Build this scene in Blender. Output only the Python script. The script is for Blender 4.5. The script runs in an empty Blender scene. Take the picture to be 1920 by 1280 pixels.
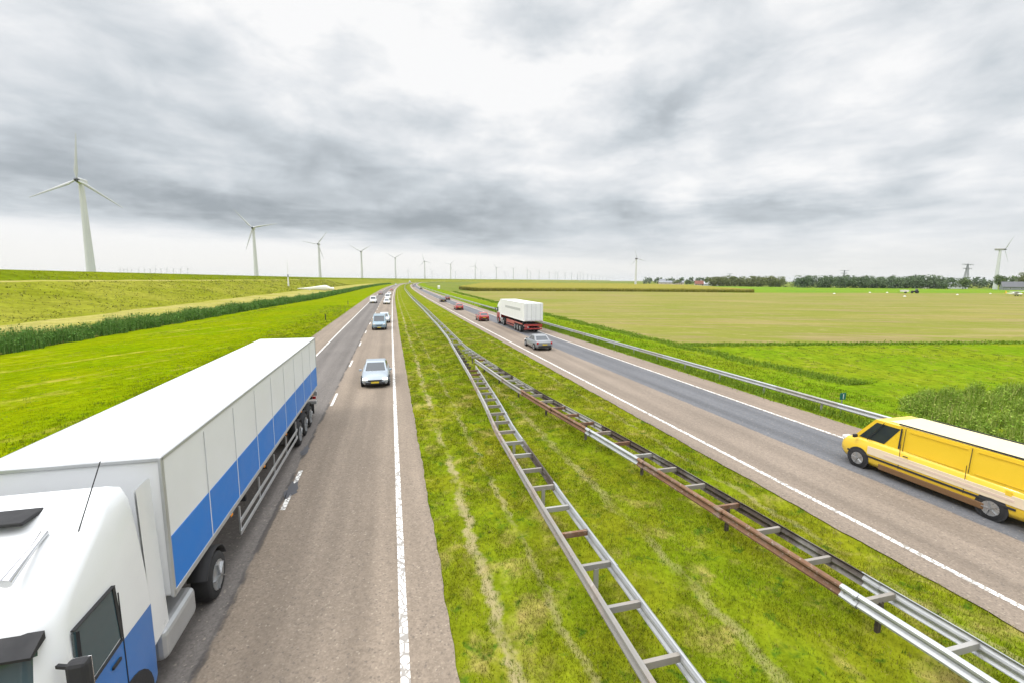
import bpy, bmesh, math, random
import numpy as np
from mathutils import Matrix, Vector
R = math.radians
rng = np.random.default_rng(7)
random.seed(7)
sc = bpy.context.scene
COL = sc.collection

# ------------------------------------------------------------------ helpers
def tag(o, label=None, cat=None, group=None, kind=None):
    if label: o['label'] = label
    if cat: o['category'] = cat
    if group: o['group'] = group
    if kind: o['kind'] = kind
    return o

def empty(name, loc=(0, 0, 0), rz=0.0):
    o = bpy.data.objects.new(name, None); COL.objects.link(o)
    o.location = loc; o.rotation_euler = (0, 0, rz); o.empty_display_size = .3
    return o

def link(name, me, mats, parent=None):
    o = bpy.data.objects.new(name, me); COL.objects.link(o)
    for m in (mats if isinstance(mats, (list, tuple)) else [mats]): me.materials.append(m)
    if parent: o.parent = parent
    return o

def arr_mesh(name, V, Fc, k=3, attr=None, uv=None, smooth=False):
    """numpy verts (n,3) and faces (m,k)"""
    me = bpy.data.meshes.new(name)
    V = np.ascontiguousarray(V, np.float32); Fc = np.ascontiguousarray(Fc, np.int32)
    me.vertices.add(len(V)); me.vertices.foreach_set('co', V.ravel())
    me.loops.add(Fc.size); me.loops.foreach_set('vertex_index', Fc.ravel())
    me.polygons.add(len(Fc)); me.polygons.foreach_set('loop_start', np.arange(0, Fc.size, k, dtype=np.int32))
    if smooth: me.polygons.foreach_set('use_smooth', np.ones(len(Fc), bool))
    if attr is not None:
        a = me.attributes.new('rnd', 'FLOAT', 'POINT'); a.data.foreach_set('value', np.ascontiguousarray(attr, np.float32))
    if uv is not None:
        l = me.uv_layers.new(name='UVMap'); l.data.foreach_set('uv', np.ascontiguousarray(uv[Fc.ravel()], np.float32).ravel())
    me.update(calc_edges=True); me.validate()
    return me

class MB:
    """collects solids, builds ONE mesh object"""
    def __init__(s): s.v = []; s.f = []; s.m = []; s.sm = []
    def add(s, v, f, m=0, smooth=False):
        n = len(s.v); s.v += [tuple(p) for p in v]
        s.f += [tuple(i + n for i in q) for q in f]; s.m += [m] * len(f); s.sm += [smooth] * len(f); return s
    def box(s, c, d, m=0, rz=0.0):
        x, y, z = (q / 2 for q in d); cs, sn = math.cos(rz), math.sin(rz)
        v = []
        for sx, sy, sz in ((-1,-1,-1),(1,-1,-1),(1,1,-1),(-1,1,-1),(-1,-1,1),(1,-1,1),(1,1,1),(-1,1,1)):
            a, b = sx * x, sy * y
            v.append((c[0] + a * cs - b * sn, c[1] + a * sn + b * cs, c[2] + sz * z))
        return s.add(v, [(0,3,2,1),(4,5,6,7),(0,1,5,4),(1,2,6,5),(2,3,7,6),(3,0,4,7)], m)
    def rbox(s, c, d, r=.03, m=0, seg=2):
        bm = bmesh.new(); bmesh.ops.create_cube(bm, size=1)
        for v in bm.verts: v.co = Vector((v.co.x * d[0], v.co.y * d[1], v.co.z * d[2]))
        bmesh.ops.bevel(bm, geom=list(bm.edges), offset=r, segments=seg, affect='EDGES', profile=.5)
        bm.verts.index_update()
        s.add([(v.co.x + c[0], v.co.y + c[1], v.co.z + c[2]) for v in bm.verts], [[v.index for v in f.verts] for f in bm.faces], m, False)
        bm.free(); return s
    def tube(s, a, b, r0, r1=None, n=10, m=0, caps=True):
        r1 = r0 if r1 is None else r1
        a, b = Vector(a), Vector(b); d = (b - a).normalized()
        u = d.orthogonal().normalized(); w = d.cross(u)
        v = []
        for p, r in ((a, r0), (b, r1)):
            for i in range(n):
                t = 2 * math.pi * i / n; v.append(p + (u * math.cos(t) + w * math.sin(t)) * r)
        f = [(i, (i + 1) % n, n + (i + 1) % n, n + i) for i in range(n)]
        s.add(v, f, m, True)
        if caps:
            s.add(v[:n], [tuple(reversed(range(n)))], m); s.add(v[n:], [tuple(range(n))], m)
        return s
    def bar(s, a, b, w, h=None, m=0):
        h = h or w; a, b = Vector(a), Vector(b); d = (b - a).normalized()
        u = d.cross(Vector((0, 0, 1)))
        u = Vector((1, 0, 0)) if u.length < 1e-4 else u.normalized()
        t = u.cross(d)
        v = [p + u * (i * w / 2) + t * (j * h / 2) for p in (a, b) for i, j in ((-1,-1),(1,-1),(1,1),(-1,1))]
        return s.add(v, [(0,3,2,1),(4,5,6,7),(0,1,5,4),(1,2,6,5),(2,3,7,6),(3,0,4,7)], m)
    def loft(s, secs, m=0, cap=True, smooth=True, closed=True):
        n = len(secs[0]); v = [p for q in secs for p in q]; f = []
        for i in range(len(secs) - 1):
            for j in range(n if closed else n - 1):
                k = (j + 1) % n; f.append((i * n + j, i * n + k, (i + 1) * n + k, (i + 1) * n + j))
        s.add(v, f, m, smooth)
        if cap and closed:
            s.add(secs[0], [tuple(reversed(range(n)))], m); s.add(secs[-1], [tuple(range(n))], m)
        return s
    def quad(s, pts, m=0): return s.add(pts, [tuple(range(len(pts)))], m)
    def build(s, name, mats, parent=None, bevel=0):
        me = bpy.data.meshes.new(name); me.from_pydata(s.v, [], s.f)
        me.polygons.foreach_set('material_index', s.m); me.polygons.foreach_set('use_smooth', s.sm)
        bm = bmesh.new(); bm.from_mesh(me); bmesh.ops.recalc_face_normals(bm, faces=bm.faces); bm.to_mesh(me); bm.free()
        me.update(); return link(name, me, mats, parent)

# ------------------------------------------------------------------ materials
def newmat(name):
    m = bpy.data.materials.new(name); m.use_nodes = True
    nt = m.node_tree; b = nt.nodes['Principled BSDF']; return m, nt, b
def N(nt, t, **kw):
    n = nt.nodes.new(t)
    for k, v in kw.items():
        if k in n.inputs: n.inputs[k].default_value = v
        else: setattr(n, k, v)
    return n
def L(nt, a, b): nt.links.new(a, b)
def noise(nt, vec, scale, detail=4, rough=.55, dist=0.0):
    n = N(nt, 'ShaderNodeTexNoise'); n.inputs['Scale'].default_value = scale; n.inputs['Detail'].default_value = detail
    n.inputs['Roughness'].default_value = rough; n.inputs['Distortion'].default_value = dist
    if vec is not None: L(nt, vec, n.inputs['Vector'])
    return n.outputs['Fac']
def ramp(nt, fac, stops):
    n = N(nt, 'ShaderNodeValToRGB'); e = n.color_ramp.elements
    while len(e) < len(stops): e.new(.5)
    for q, (p, c) in zip(e, stops):
        q.position = p; q.color = c if len(c) == 4 else (*c, 1)
    L(nt, fac, n.inputs[0]); return n.outputs[0]
def mixc(nt, fac, a, b, mode='MIX'):
    n = N(nt, 'ShaderNodeMix'); n.data_type = 'RGBA'; n.blend_type = mode; n.clamp_factor = True
    for sck, v in ((n.inputs[0], fac), (n.inputs[6], a), (n.inputs[7], b)):
        if isinstance(v, (int, float)): sck.default_value = v
        elif isinstance(v, (tuple, list)): sck.default_value = (*v[:3], 1)
        else: L(nt, v, sck)
    return n.outputs[2]
def mth(nt, op, a, b=None, c=None, clamp=False):
    n = N(nt, 'ShaderNodeMath'); n.operation = op; n.use_clamp = clamp
    for i, v in enumerate((a, b, c)):
        if v is None: continue
        if isinstance(v, (int, float)): n.inputs[i].default_value = v
        else: L(nt, v, n.inputs[i])
    return n.outputs[0]
def sstep(nt, x, lo, hi, a=0.0, b=1.0):
    n = N(nt, 'ShaderNodeMapRange'); n.interpolation_type = 'SMOOTHSTEP'
    L(nt, x, n.inputs[0])
    for i, v in zip((1, 2, 3, 4), (lo, hi, a, b)): n.inputs[i].default_value = v
    return n.outputs[0]
def pos(nt): return N(nt, 'ShaderNodeNewGeometry').outputs['Position']
def objco(nt): return N(nt, 'ShaderNodeTexCoord').outputs['Object']
def mapping(nt, vec, scale=(1, 1, 1), rot=(0, 0, 0)):
    n = N(nt, 'ShaderNodeMapping'); n.inputs['Scale'].default_value = scale; n.inputs['Rotation'].default_value = rot
    L(nt, vec, n.inputs['Vector']); return n.outputs[0]

def solid(name, c, rough=.5, metal=0.0, var=.12, scale=3.0, coat=0.0, spec=.5):
    """paint / plastic / metal with faint dirt and wear"""
    m, nt, b = newmat(name)
    n = noise(nt, objco(nt), scale, 6, .65)
    col = mixc(nt, n, tuple(max(0, q * (1 - var)) for q in c), tuple(min(1, q * (1 + var)) for q in c))
    L(nt, col, b.inputs['Base Color'])
    b.inputs['Metallic'].default_value = metal; b.inputs['Coat Weight'].default_value = coat
    b.inputs['Coat Roughness'].default_value = .08; b.inputs['Specular IOR Level'].default_value = spec
    L(nt, sstep(nt, n, .2, .8, max(.03, rough * .8), min(1, rough * 1.2)), b.inputs['Roughness'])
    return m

def glass(name, c=(.02, .025, .03)):
    m, nt, b = newmat(name)
    n = noise(nt, objco(nt), 2.0, 3)
    L(nt, mixc(nt, n, c, tuple(q * 1.6 for q in c)), b.inputs['Base Color'])
    b.inputs['Roughness'].default_value = .06; b.inputs['Specular IOR Level'].default_value = .8
    return m

def lamp_mat(name, c, strength):
    m, nt, b = newmat(name)
    n = noise(nt, objco(nt), 6.0, 2)
    L(nt, mixc(nt, n, tuple(q * .85 for q in c), c), b.inputs['Base Color'])
    b.inputs['Roughness'].default_value = .15
    if strength:
        b.inputs['Emission Color'].default_value = (*c, 1); b.inputs['Emission Strength'].default_value = strength
    return m

def grass_colour(nt, g1, g2, straw, lo, hi, dark=None, big=.18, streak=.0, rz=R(14.6), grain=2.0, rough_amt=.40):
    """patchy turf colour in world coordinates (metres)"""
    p = pos(nt)
    road = mapping(nt, p, (1, 1, 1), (0, 0, rz))
    st = mapping(nt, road, (1.0, .13, 1.0))
    n1 = noise(nt, p, big, 6, .6, .3)
    c = mixc(nt, sstep(nt, n1, .32, .68), g1, g2)
    n2 = noise(nt, p, .9, 8, .62, .4)
    n3 = noise(nt, st, .55, 6, .6, .2)
    m = mth(nt, 'ADD', mth(nt, 'MULTIPLY', n2, 1 - streak), mth(nt, 'MULTIPLY', n3, streak))
    c = mixc(nt, sstep(nt, m, lo, hi), c, straw)
    if dark:
        n4 = noise(nt, p, 1.7, 5, .6, .5)
        c = mixc(nt, sstep(nt, n4, .56, .70), c, dark)
    n5 = noise(nt, p, 9.0, 4, .7)
    n6 = noise(nt, p, grain, 7, .72, .3); n7 = noise(nt, mapping(nt, road, (1.0, .22, 1.0)), grain * .8, 6, .68)
    vv = mth(nt, 'ADD', mth(nt, 'MULTIPLY', n5, .3), mth(nt, 'ADD', mth(nt, 'MULTIPLY', n6, .4), mth(nt, 'MULTIPLY', n7, .3)))
    v = sstep(nt, vv, .34, .66, 1 - rough_amt, 1 + rough_amt)
    c = mixc(nt, 1.0, c, v_to_c(nt, v), 'MULTIPLY')
    return c
def v_to_c(nt, v):
    n = N(nt, 'ShaderNodeCombineColor')
    for i in range(3): L(nt, v, n.inputs[i])
    return n.outputs[0]

def turf(name, g1, g2, straw, lo, hi, dark=None, big=.18, streak=0.0, blades=False, rough=.9, tracks=(), grain=2.0, rough_amt=.40):
    m, nt, b = newmat(name)
    c = grass_colour(nt, g1, g2, straw, lo, hi, dark, big, streak, grain=grain, rough_amt=rough_amt)
    for d0, w_, amt in tracks:                       # worn bare lines along the road
        uv = N(nt, 'ShaderNodeUVMap').outputs[0]; sp_ = N(nt, 'ShaderNodeSeparateXYZ'); L(nt, uv, sp_.inputs[0])
        dw = mth(nt, 'ADD', sp_.outputs[0], mth(nt, 'MULTIPLY', mth(nt, 'SUBTRACT', noise(nt, mapping(nt, uv, (.2, .5, 1)), 1.4, 5, .65), .5), 1.1))
        e = mth(nt, 'ABSOLUTE', mth(nt, 'SUBTRACT', dw, d0)); br = sstep(nt, noise(nt, mapping(nt, uv, (.8, .3, 1)), 1.1, 6, .65), .38, .58)
        c = mixc(nt, mth(nt, 'MULTIPLY', mth(nt, 'MULTIPLY', sstep(nt, e, w_, w_ * .3), br), amt), c, (.33, .27, .15))
    if blades:
        a = N(nt, 'ShaderNodeAttribute'); a.attribute_name = 'rnd'
        v = sstep(nt, a.outputs['Fac'], 0, 1, .62, 1.42)
        c = mixc(nt, 1.0, c, v_to_c(nt, v), 'MULTIPLY')
        c = mixc(nt, sstep(nt, a.outputs['Fac'], .86, .93), c, straw)
        b.inputs['Subsurface Weight'].default_value = 0.0
    L(nt, c, b.inputs['Base Color'])
    b.inputs['Roughness'].default_value = rough; b.inputs['Specular IOR Level'].default_value = .0
    return m

def leafmat(name, stops, rough=.75):
    """foliage: colour picked per leaf from the rnd attribute"""
    m, nt, b = newmat(name)
    a = N(nt, 'ShaderNodeAttribute'); a.attribute_name = 'rnd'
    n = noise(nt, pos(nt), .35, 3)
    f = mth(nt, 'ADD', mth(nt, 'MULTIPLY', a.outputs['Fac'], .75), mth(nt, 'MULTIPLY', n, .25))
    L(nt, ramp(nt, f, stops), b.inputs['Base Color'])
    b.inputs['Roughness'].default_value = rough; b.inputs['Specular IOR Level'].default_value = .2
    return m

# ------------------------------------------------------------------ road reference curve (right edge line of the left carriageway)
KY = np.array([-60,-40,7.1,39.4,74.3,196.8,386,629,850,1000,1150,1350,1600,2000,2600,4000.])
KX = np.array([16.0,10.7,-1.83,-10.42,-19.65,-51.4,-97.8,-152,-194,-217,-230,-226,-188,-95,85,560.])
def hermite(KY, KX, y):
    T = np.zeros(len(KY)); T[1:-1] = (KX[2:] - KX[:-2]) / (KY[2:] - KY[:-2])
    T[0] = (KX[1] - KX[0]) / (KY[1] - KY[0]); T[-1] = (KX[-1] - KX[-2]) / (KY[-1] - KY[-2])
    i = np.clip(np.searchsorted(KY, y) - 1, 0, len(KY) - 2); h = KY[i + 1] - KY[i]; t = (y - KY[i]) / h
    return (2*t**3 - 3*t**2 + 1) * KX[i] + (t**3 - 2*t**2 + t) * h * T[i] + (-2*t**3 + 3*t**2) * KX[i + 1] + (t**3 - t**2) * h * T[i + 1]
YY = np.concatenate([np.arange(-60, 400, .5), np.arange(400, 4000, 4.)]); XX = hermite(KY, KX, YY)
SS = np.concatenate([[0], np.cumsum(np.hypot(np.diff(XX), np.diff(YY)))]); SS -= np.interp(0, YY, SS)
GX = np.gradient(XX, SS); GY = np.gradient(YY, SS)
def P(s, d):
    s = np.asarray(s, float); x = np.interp(s, SS, XX); y = np.interp(s, SS, YY)
    tx = np.interp(s, SS, GX); ty = np.interp(s, SS, GY); n = np.hypot(tx, ty)
    return x + d * ty / n, y - d * tx / n
def heading(s):
    return math.atan2(float(np.interp(s, SS, GY)), float(np.interp(s, SS, GX)))
S_ALL = np.unique(np.concatenate([np.arange(-24, 60, 1.0), np.arange(60, 200, 4.), np.arange(200, 700, 12.), np.arange(700, 3600, 30.)]))

def strip(name, dcols, s, z, mat, uv=True, thick=0.0, smooth=True):
    """sheet along the road; dcols: list of offsets (number or function of s); z: number or list per column"""
    s = np.asarray(s, float); n = len(dcols); V = []; U = []
    for k, d in enumerate(dcols):
        dd = d(s) if callable(d) else np.full(len(s), float(d))
        x, y = P(s, dd); zz = z[k] if isinstance(z, (list, tuple)) else z
        zz = zz(s) if callable(zz) else np.full(len(s), float(zz))
        V.append(np.stack([x, y, zz], 1)); U.append(np.stack([dd, s], 1))
    V = np.stack(V, 1).reshape(-1, 3); U = np.stack(U, 1).reshape(-1, 2)
    i = np.arange(len(s) - 1)[:, None] * n + np.arange(n - 1)[None]
    Fc = np.stack([i, i + 1, i + n + 1, i + n], -1).reshape(-1, 4)
    me = arr_mesh(name, V, Fc, 4, uv=U, smooth=smooth)
    return link(name, me, mat)

# ------------------------------------------------------------------ asphalt and paint
def asphalt(name, lanes, seams=(), tracks=()):
    """lanes: list of (d_from, d_to, colour); uv = (offset, distance) in metres"""
    m, nt, b = newmat(name)
    uv = N(nt, 'ShaderNodeUVMap').outputs[0]
    sep = N(nt, 'ShaderNodeSeparateXYZ'); L(nt, uv, sep.inputs[0]); d = sep.outputs[0]
    wob = mth(nt, 'MULTIPLY', mth(nt, 'SUBTRACT', noise(nt, mapping(nt, uv, (.3, .6, 1)), 2.2, 6, .7), .5), .22)
    dw = mth(nt, 'ADD', d, wob)
    col = lanes[0][2]
    for a, _, c in lanes[1:]:
        col = mixc(nt, sstep(nt, dw, a - .03, a + .03), col, c)
    # long wheel-track and patch tone, broad stains
    st = noise(nt, mapping(nt, uv, (1.0, .03, 1)), 1.6, 5, .6)
    col = mixc(nt, 1.0, col, v_to_c(nt, sstep(nt, st, .25, .75, .86, 1.12)), 'MULTIPLY')
    bl = noise(nt, mapping(nt, uv, (1, .4, 1)), .45, 6, .6)
    col = mixc(nt, 1.0, col, v_to_c(nt, sstep(nt, bl, .3, .7, .93, 1.06)), 'MULTIPLY')
    for tc_ in tracks:
        e = mth(nt, 'ABSOLUTE', mth(nt, 'SUBTRACT', dw, tc_))
        col = mixc(nt, 1.0, col, v_to_c(nt, sstep(nt, e, .55, .05, 1.0, .86)), 'MULTIPLY')
    # chippings: small light and dark stones
    p = pos(nt)
    vor = N(nt, 'ShaderNodeTexVoronoi'); vor.inputs['Scale'].default_value = 28; L(nt, p, vor.inputs['Vector'])
    sc_ = N(nt, 'ShaderNodeSeparateColor'); L(nt, vor.outputs['Color'], sc_.inputs[0])
    v1 = sstep(nt, sc_.outputs[0], 0, 1, .88, 1.12)
    col = mixc(nt, .85, col, mixc(nt, 1.0, col, v_to_c(nt, v1), 'MULTIPLY'))
    col = mixc(nt, mth(nt, 'MULTIPLY', sstep(nt, sc_.outputs[1], .965, .985), .28), col, (.48, .41, .32))
    col = mixc(nt, mth(nt, 'MULTIPLY', sstep(nt, sc_.outputs[2], .94, .97), .5), col, (.10, .085, .075))
    n2 = noise(nt, p, 7, 5, .7)
    col = mixc(nt, 1.0, col, v_to_c(nt, sstep(nt, n2, .25, .75, .88, 1.12)), 'MULTIPLY')
    for ds, w in seams:
        e = mth(nt, 'ABSOLUTE', mth(nt, 'SUBTRACT', dw, ds))
        brk = sstep(nt, noise(nt, mapping(nt, uv, (.5, .35, 1)), 1.3, 5, .6), .40, .52)
        fac = mth(nt, 'MULTIPLY', sstep(nt, e, w, w * .35), mth(nt, 'MULTIPLY', brk, .75))
        col = mixc(nt, fac, col, (.055, .05, .048))
    L(nt, col, b.inputs['Base Color']); b.inputs['Roughness'].default_value = .85
    b.inputs['Specular IOR Level'].default_value = .3
    bp = N(nt, 'ShaderNodeBump'); bp.inputs['Strength'].default_value = .35; bp.inputs['Distance'].default_value = .01
    L(nt, sc_.outputs[0], bp.inputs['Height']); L(nt, bp.outputs[0], b.inputs['Normal'])
    return m

M = {}
M['road_left'] = asphalt('asphalt_left', [(-12, -6.9, (.215, .172, .132)), (-6.9, -3.62, (.145, .130, .119)), (-3.62, 3, (.222, .178, .137))], seams=[(-3.62, .10)], tracks=(-6.1, -4.4, -2.7, -.95))
M['road_right'] = asphalt('asphalt_right', [(10, 16.45, (.228, .184, .145)), (16.45, 19.5, (.130, .132, .141)), (19.5, 24, (.236, .186, .145))], seams=[], tracks=(13.9, 15.5, 17.2, 18.8))

def paintmat(name, wear=.5):
    m, nt, b = newmat(name)
    uv = N(nt, 'ShaderNodeUVMap').outputs[0]
    c1 = noise(nt, mapping(nt, uv, (2.2, 1.1, 1)), 3.2, 4, .75, 1.2)
    vor = N(nt, 'ShaderNodeTexVoronoi'); vor.feature = 'DISTANCE_TO_EDGE'; vor.inputs['Scale'].default_value = 1
    L(nt, mapping(nt, uv, (5.0, 5.5, 1)), vor.inputs['Vector'])
    crack = sstep(nt, vor.outputs['Distance'], .05, .11)
    keep = mth(nt, 'MULTIPLY', mth(nt, 'MAXIMUM', crack, sstep(nt, c1, .42, .34)), sstep(nt, noise(nt, mapping(nt, uv, (1, .5, 1)), 5.0, 6, .7), .30, .36))
    col = mixc(nt, mth(nt, 'ADD', mth(nt, 'MULTIPLY', keep, wear), 1 - wear), (.20, .175, .15), (.80, .78, .74))
    n = noise(nt, pos(nt), 11, 4, .7)
    col = mixc(nt, 1.0, col, v_to_c(nt, sstep(nt, n, .2, .8, .86, 1.06)), 'MULTIPLY')
    L(nt, col, b.inputs['Base Color']); b.inputs['Roughness'].default_value = .6
    return m
M['paint'] = paintmat('road_paint', .85)

# ------------------------------------------------------------------ turf materials
G_MED = dict(g1=(.165, .178, .009), g2=(.122, .168, .006), straw=(.300, .248, .075), lo=.50, hi=.68, dark=(.055, .105, .008), big=.30, streak=.35)
G_VERGE = dict(g1=(.132, .190, .0015), g2=(.172, .204, .002), straw=(.27, .245, .035), lo=.52, hi=.70, dark=(.095, .165, .002), big=.09, streak=.6)
G_RIGHT = dict(g1=(.120, .195, .007), g2=(.160, .200, .010), straw=(.26, .23, .05), lo=.54, hi=.72, dark=(.085, .155, .006), big=.12, streak=.3)
M['median'] = turf('median_turf', tracks=((1.95, .20, .8), (3.2, .14, .5), (11.2, .16, .4), (6.6, .22, .4)), **G_MED); M['median_blade'] = turf('median_blade', blades=True, **G_MED)
M['verge'] = turf('verge_turf', **G_VERGE); M['verge_blade'] = turf('verge_blade', blades=True, **G_VERGE)
M['right'] = turf('right_turf', **G_RIGHT); M['right_blade'] = turf('right_blade', blades=True, **G_RIGHT)
M['dry'] = turf('dry_turf', (.255, .245, .045), (.33, .29, .10), (.40, .33, .15), .50, .68, (.19, .19, .03), .06, .5, grain=.7, rough_amt=.34)
M['slope'] = turf('dyke_turf', (.165, .185, .012), (.215, .215, .028), (.29, .26, .06), .58, .74, (.105, .110, .010), .05, .4, grain=.55, rough_amt=.42)
M['crest'] = turf('crest_turf', (.110, .150, .004), (.140, .165, .006), (.19, .18, .03), .60, .75, (.09, .10, .008), .04, .5, grain=.5, rough_amt=.36)
M['land'] = turf('land_turf', (.120, .160, .030), (.165, .180, .040), (.22, .20, .07), .55, .7, None, .008, .3)
M['pasture'] = turf('pasture_turf', (.120, .220, .024), (.165, .235, .022), (.19, .21, .04), .6, .8, None, .02, .3)

def stubblemat(name):
    m, nt, b = newmat(name)
    p = pos(nt)
    row = mapping(nt, p, (1, 1, 1), (0, 0, R(-62)))
    w = N(nt, 'ShaderNodeTexWave'); w.inputs['Scale'].default_value = .42; w.inputs['Distortion'].default_value = 1.2
    w.inputs['Detail'].default_value = 3; L(nt, row, w.inputs['Vector'])
    st = noise(nt, mapping(nt, row, (1, .10, 1)), .30, 7, .6)
    bigp = noise(nt, mapping(nt, p, (.35, 1, 1)), .035, 5, .6, .5)
    fine = noise(nt, mapping(nt, row, (1, .45, 1)), .8, 9, .82)
    soil = (.240, .180, .085); straw = (.248, .208, .056); green = (.165, .182, .020)
    c = mixc(nt, sstep(nt, bigp, .36, .62), green, straw)
    c = mixc(nt, sstep(nt, st, .48, .60), c, soil)
    st2 = noise(nt, mapping(nt, p, (.12, 1, 1), (0, 0, R(-5))), .22, 7, .62); c = mixc(nt, mth(nt, 'MULTIPLY', sstep(nt, st2, .50, .58), .75), c, green); c = mixc(nt, mth(nt, 'MULTIPLY', sstep(nt, st2, .46, .38), .6), c, (.30, .235, .11))
    c = mixc(nt, mth(nt, 'MULTIPLY', w.outputs['Fac'], .42), c, green)
    c = mixc(nt, sstep(nt, fine, .53, .68), c, (.15, .15, .022))
    c = mixc(nt, sstep(nt, fine, .46, .32), c, (.34, .27, .12))
    L(nt, c, b.inputs['Base Color']); b.inputs['Roughness'].default_value = .95; b.inputs['Specular IOR Level'].default_value = .1
    return m
M['stubble'] = stubblemat('stubble_field')
M['maize_top'] = turf('maize_top', (.235, .205, .045), (.215, .205, .040), (.29, .235, .08), .52, .7, None, .05, .2)

# ------------------------------------------------------------------ ground
me = bpy.data.meshes.new('ground'); a = 11800
me.from_pydata([(-a, -a, -.50), (a, -a, -.50), (a, a, -.50), (-a, a, -.50)], [], [(0, 1, 2, 3)])
tag(link('ground', me, M['land']), kind='structure')

reed_d = lambda s: np.interp(s, [-60, 60, 97, 130, 178, 288, 400, 700, 1000, 3600], [-36.4, -36.2, -33.3, -31.2, -26.8, -25, -25, -22, -16, -16])
tag(strip('left_verge', [reed_d, lambda s: reed_d(s) * .6 - 4, -14, -9.3], S_ALL, [-.30, -.10, -.04, -.03], M['verge']), kind='structure')
tag(strip('median_verge', [.80, 2.5, 4.5, 6.5, 8.5, 10.5, 12.3], S_ALL, [-.03, -.05, -.08, -.10, -.08, -.05, -.03], M['median']), kind='structure')
tag(strip('right_verge', [21.6, 23.5, 26.0, 29.0, 33.0], S_ALL, [-.03, -.04, -.10, -.12, -.12], M['right']), kind='structure')

def poly(name, pts, z, mat):
    me = bpy.data.meshes.new(name); me.from_pydata([(x, y, z) for x, y in pts], [], [tuple(range(len(pts)))])
    return tag(link(name, me, mat), kind='structure')
# near right grassland, stubble field, far pasture
e31 = [tuple(map(float, P(s, 31.0))) for s in (268, 200, 148, 93, 64, 53, 45)]
poly('grass_field', [tuple(map(float, P(s, 30))) for s in (-24, 0, 20, 45, 60)] + [(60, 60), (420, 90), (420, -60)], -.135, M['right'])
poly('stubble_field', e31 + [(21, 51.0), (27.3, 51.4), (61.6, 54.2), (400, 82), (560, 330), (153, 292), (83, 298), (14, 298), (-20.5, 292), (-33, 280)], -.115, M['stubble'])
poly('pasture', [(130, 287), (560, 330), (700, 520), (480, 500), (250, 640), (175, 640)], -.11, M['pasture'])
rd = np.interp
def jag(base, amp, seed, f=1.1):
    r = np.random.default_rng(seed); k = r.random(6) * 6
    return lambda s: base + amp * (np.sin(s * f + k[0]) * .4 + np.sin(s * f * 2.7 + k[1]) * .3 + np.sin(s * f * 6.1 + k[2]) * .3) * np.clip(1 - s / 150, 0, 1)
S_FINE = np.unique(np.concatenate([np.arange(-24, 60, .25), S_ALL]))
tag(strip('left_carriageway', [jag(-9.6, .10, 1), -6.9, -3.5, 0, jag(.93, .05, 2)], S_FINE, 0.0, M['road_left']), kind='structure')
tag(strip('right_carriageway', [jag(12.15, .06, 3), 14, 16.5, 19.6, jag(21.72, .06, 4)], S_FINE, 0.0, M['road_right']), kind='structure')
LINES = []
def edge(name, d, w):
    tag(strip(name, [d - w / 2, d + w / 2], S_ALL, .005, M['paint']), kind='structure')
edge('edge_line', -6.9, .16); edge('edge_line', 0.0, .17); edge('edge_line', 13.05, .17); edge('edge_line', 19.62, .15)
def dashes(name, d, s0, pitch, ln, ph):
    V = []; Fc = []; U = []
    for s in np.arange(ph, 900, pitch):
        q = np.linspace(s, s + ln, 6)
        for dd in (d - .07, d + .07):
            x, y = P(q, dd); V.append(np.stack([x, y, np.full(6, .0055)], 1)); U.append(np.stack([np.full(6, dd), q], 1))
        b0 = (len(V) - 2) * 6
        Fc += [(b0 + i, b0 + 6 + i, b0 + 7 + i, b0 + 1 + i) for i in range(5)]
    me = arr_mesh(name, np.concatenate(V), np.array(Fc), 4, uv=np.concatenate(U))
    tag(link(name, me, M['paint']), kind='structure')
dashes('lane_dashes', -3.45, 0, 12.0, 3.0, 14.5)
dashes('lane_dashes', 16.40, 0, 12.0, 3.0, 110.0)
# old tar patch in the lane seam of the left carriageway
M['tar'] = solid('tar', (.075, .075, .082), .7, var=.4, scale=9)
V = []; r_ = np.random.default_rng(4)
for sx, sd_, w in ((15.9, -3.48, .20), (19.6, -3.66, .13)):
    t = np.linspace(0, 2 * np.pi, 19)[:-1]
    x, y = P(sx + np.cos(t) * .62 * (1 + .3 * r_.standard_normal(18)), sd_ + np.sin(t) * w * (1 + .3 * r_.standard_normal(18)))
    V.append([(a, b, .0095) for a, b in zip(x, y)])
mbx = MB()
for q in V: mbx.quad(q)
tag(mbx.build('tar_patch', M['tar']), kind='structure')

# ------------------------------------------------------------------ dyke with berm
dk_s = np.concatenate([np.arange(-40, 700, 15.0)])
dx, dy = P(dk_s, -108.0)
far = np.array([(-281, 760), (-283, 900), (-281, 1150), (-238, 1330), (-200, 1590), (-128, 1760), (-55, 1970), (19, 2180), (93, 2430), (170, 2700), (256, 3020), (405, 3415), (560, 3870), (790, 4500), (1060, 5400), (1364, 6500)], float)
K = np.concatenate([np.stack([dx, dy], 1), far])
kl = np.concatenate([[0], np.cumsum(np.hypot(*np.diff(K, axis=0).T))])
kk = np.unique(np.concatenate([np.arange(0, 500, 5.), np.arange(500, kl[-1], 30.)]))
KXs, KYs = np.interp(kk, kl, K[:, 0]), np.interp(kk, kl, K[:, 1])
g = np.gradient(np.stack([KXs, KYs], 1), axis=0); g /= np.hypot(*g.T)[:, None]
for _ in range(6):
    gg = g.copy(); gg[1:-1] = (g[:-2] + g[1:-1] * 2 + g[2:]) / 4; g = gg / np.hypot(*gg.T)[:, None]
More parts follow.
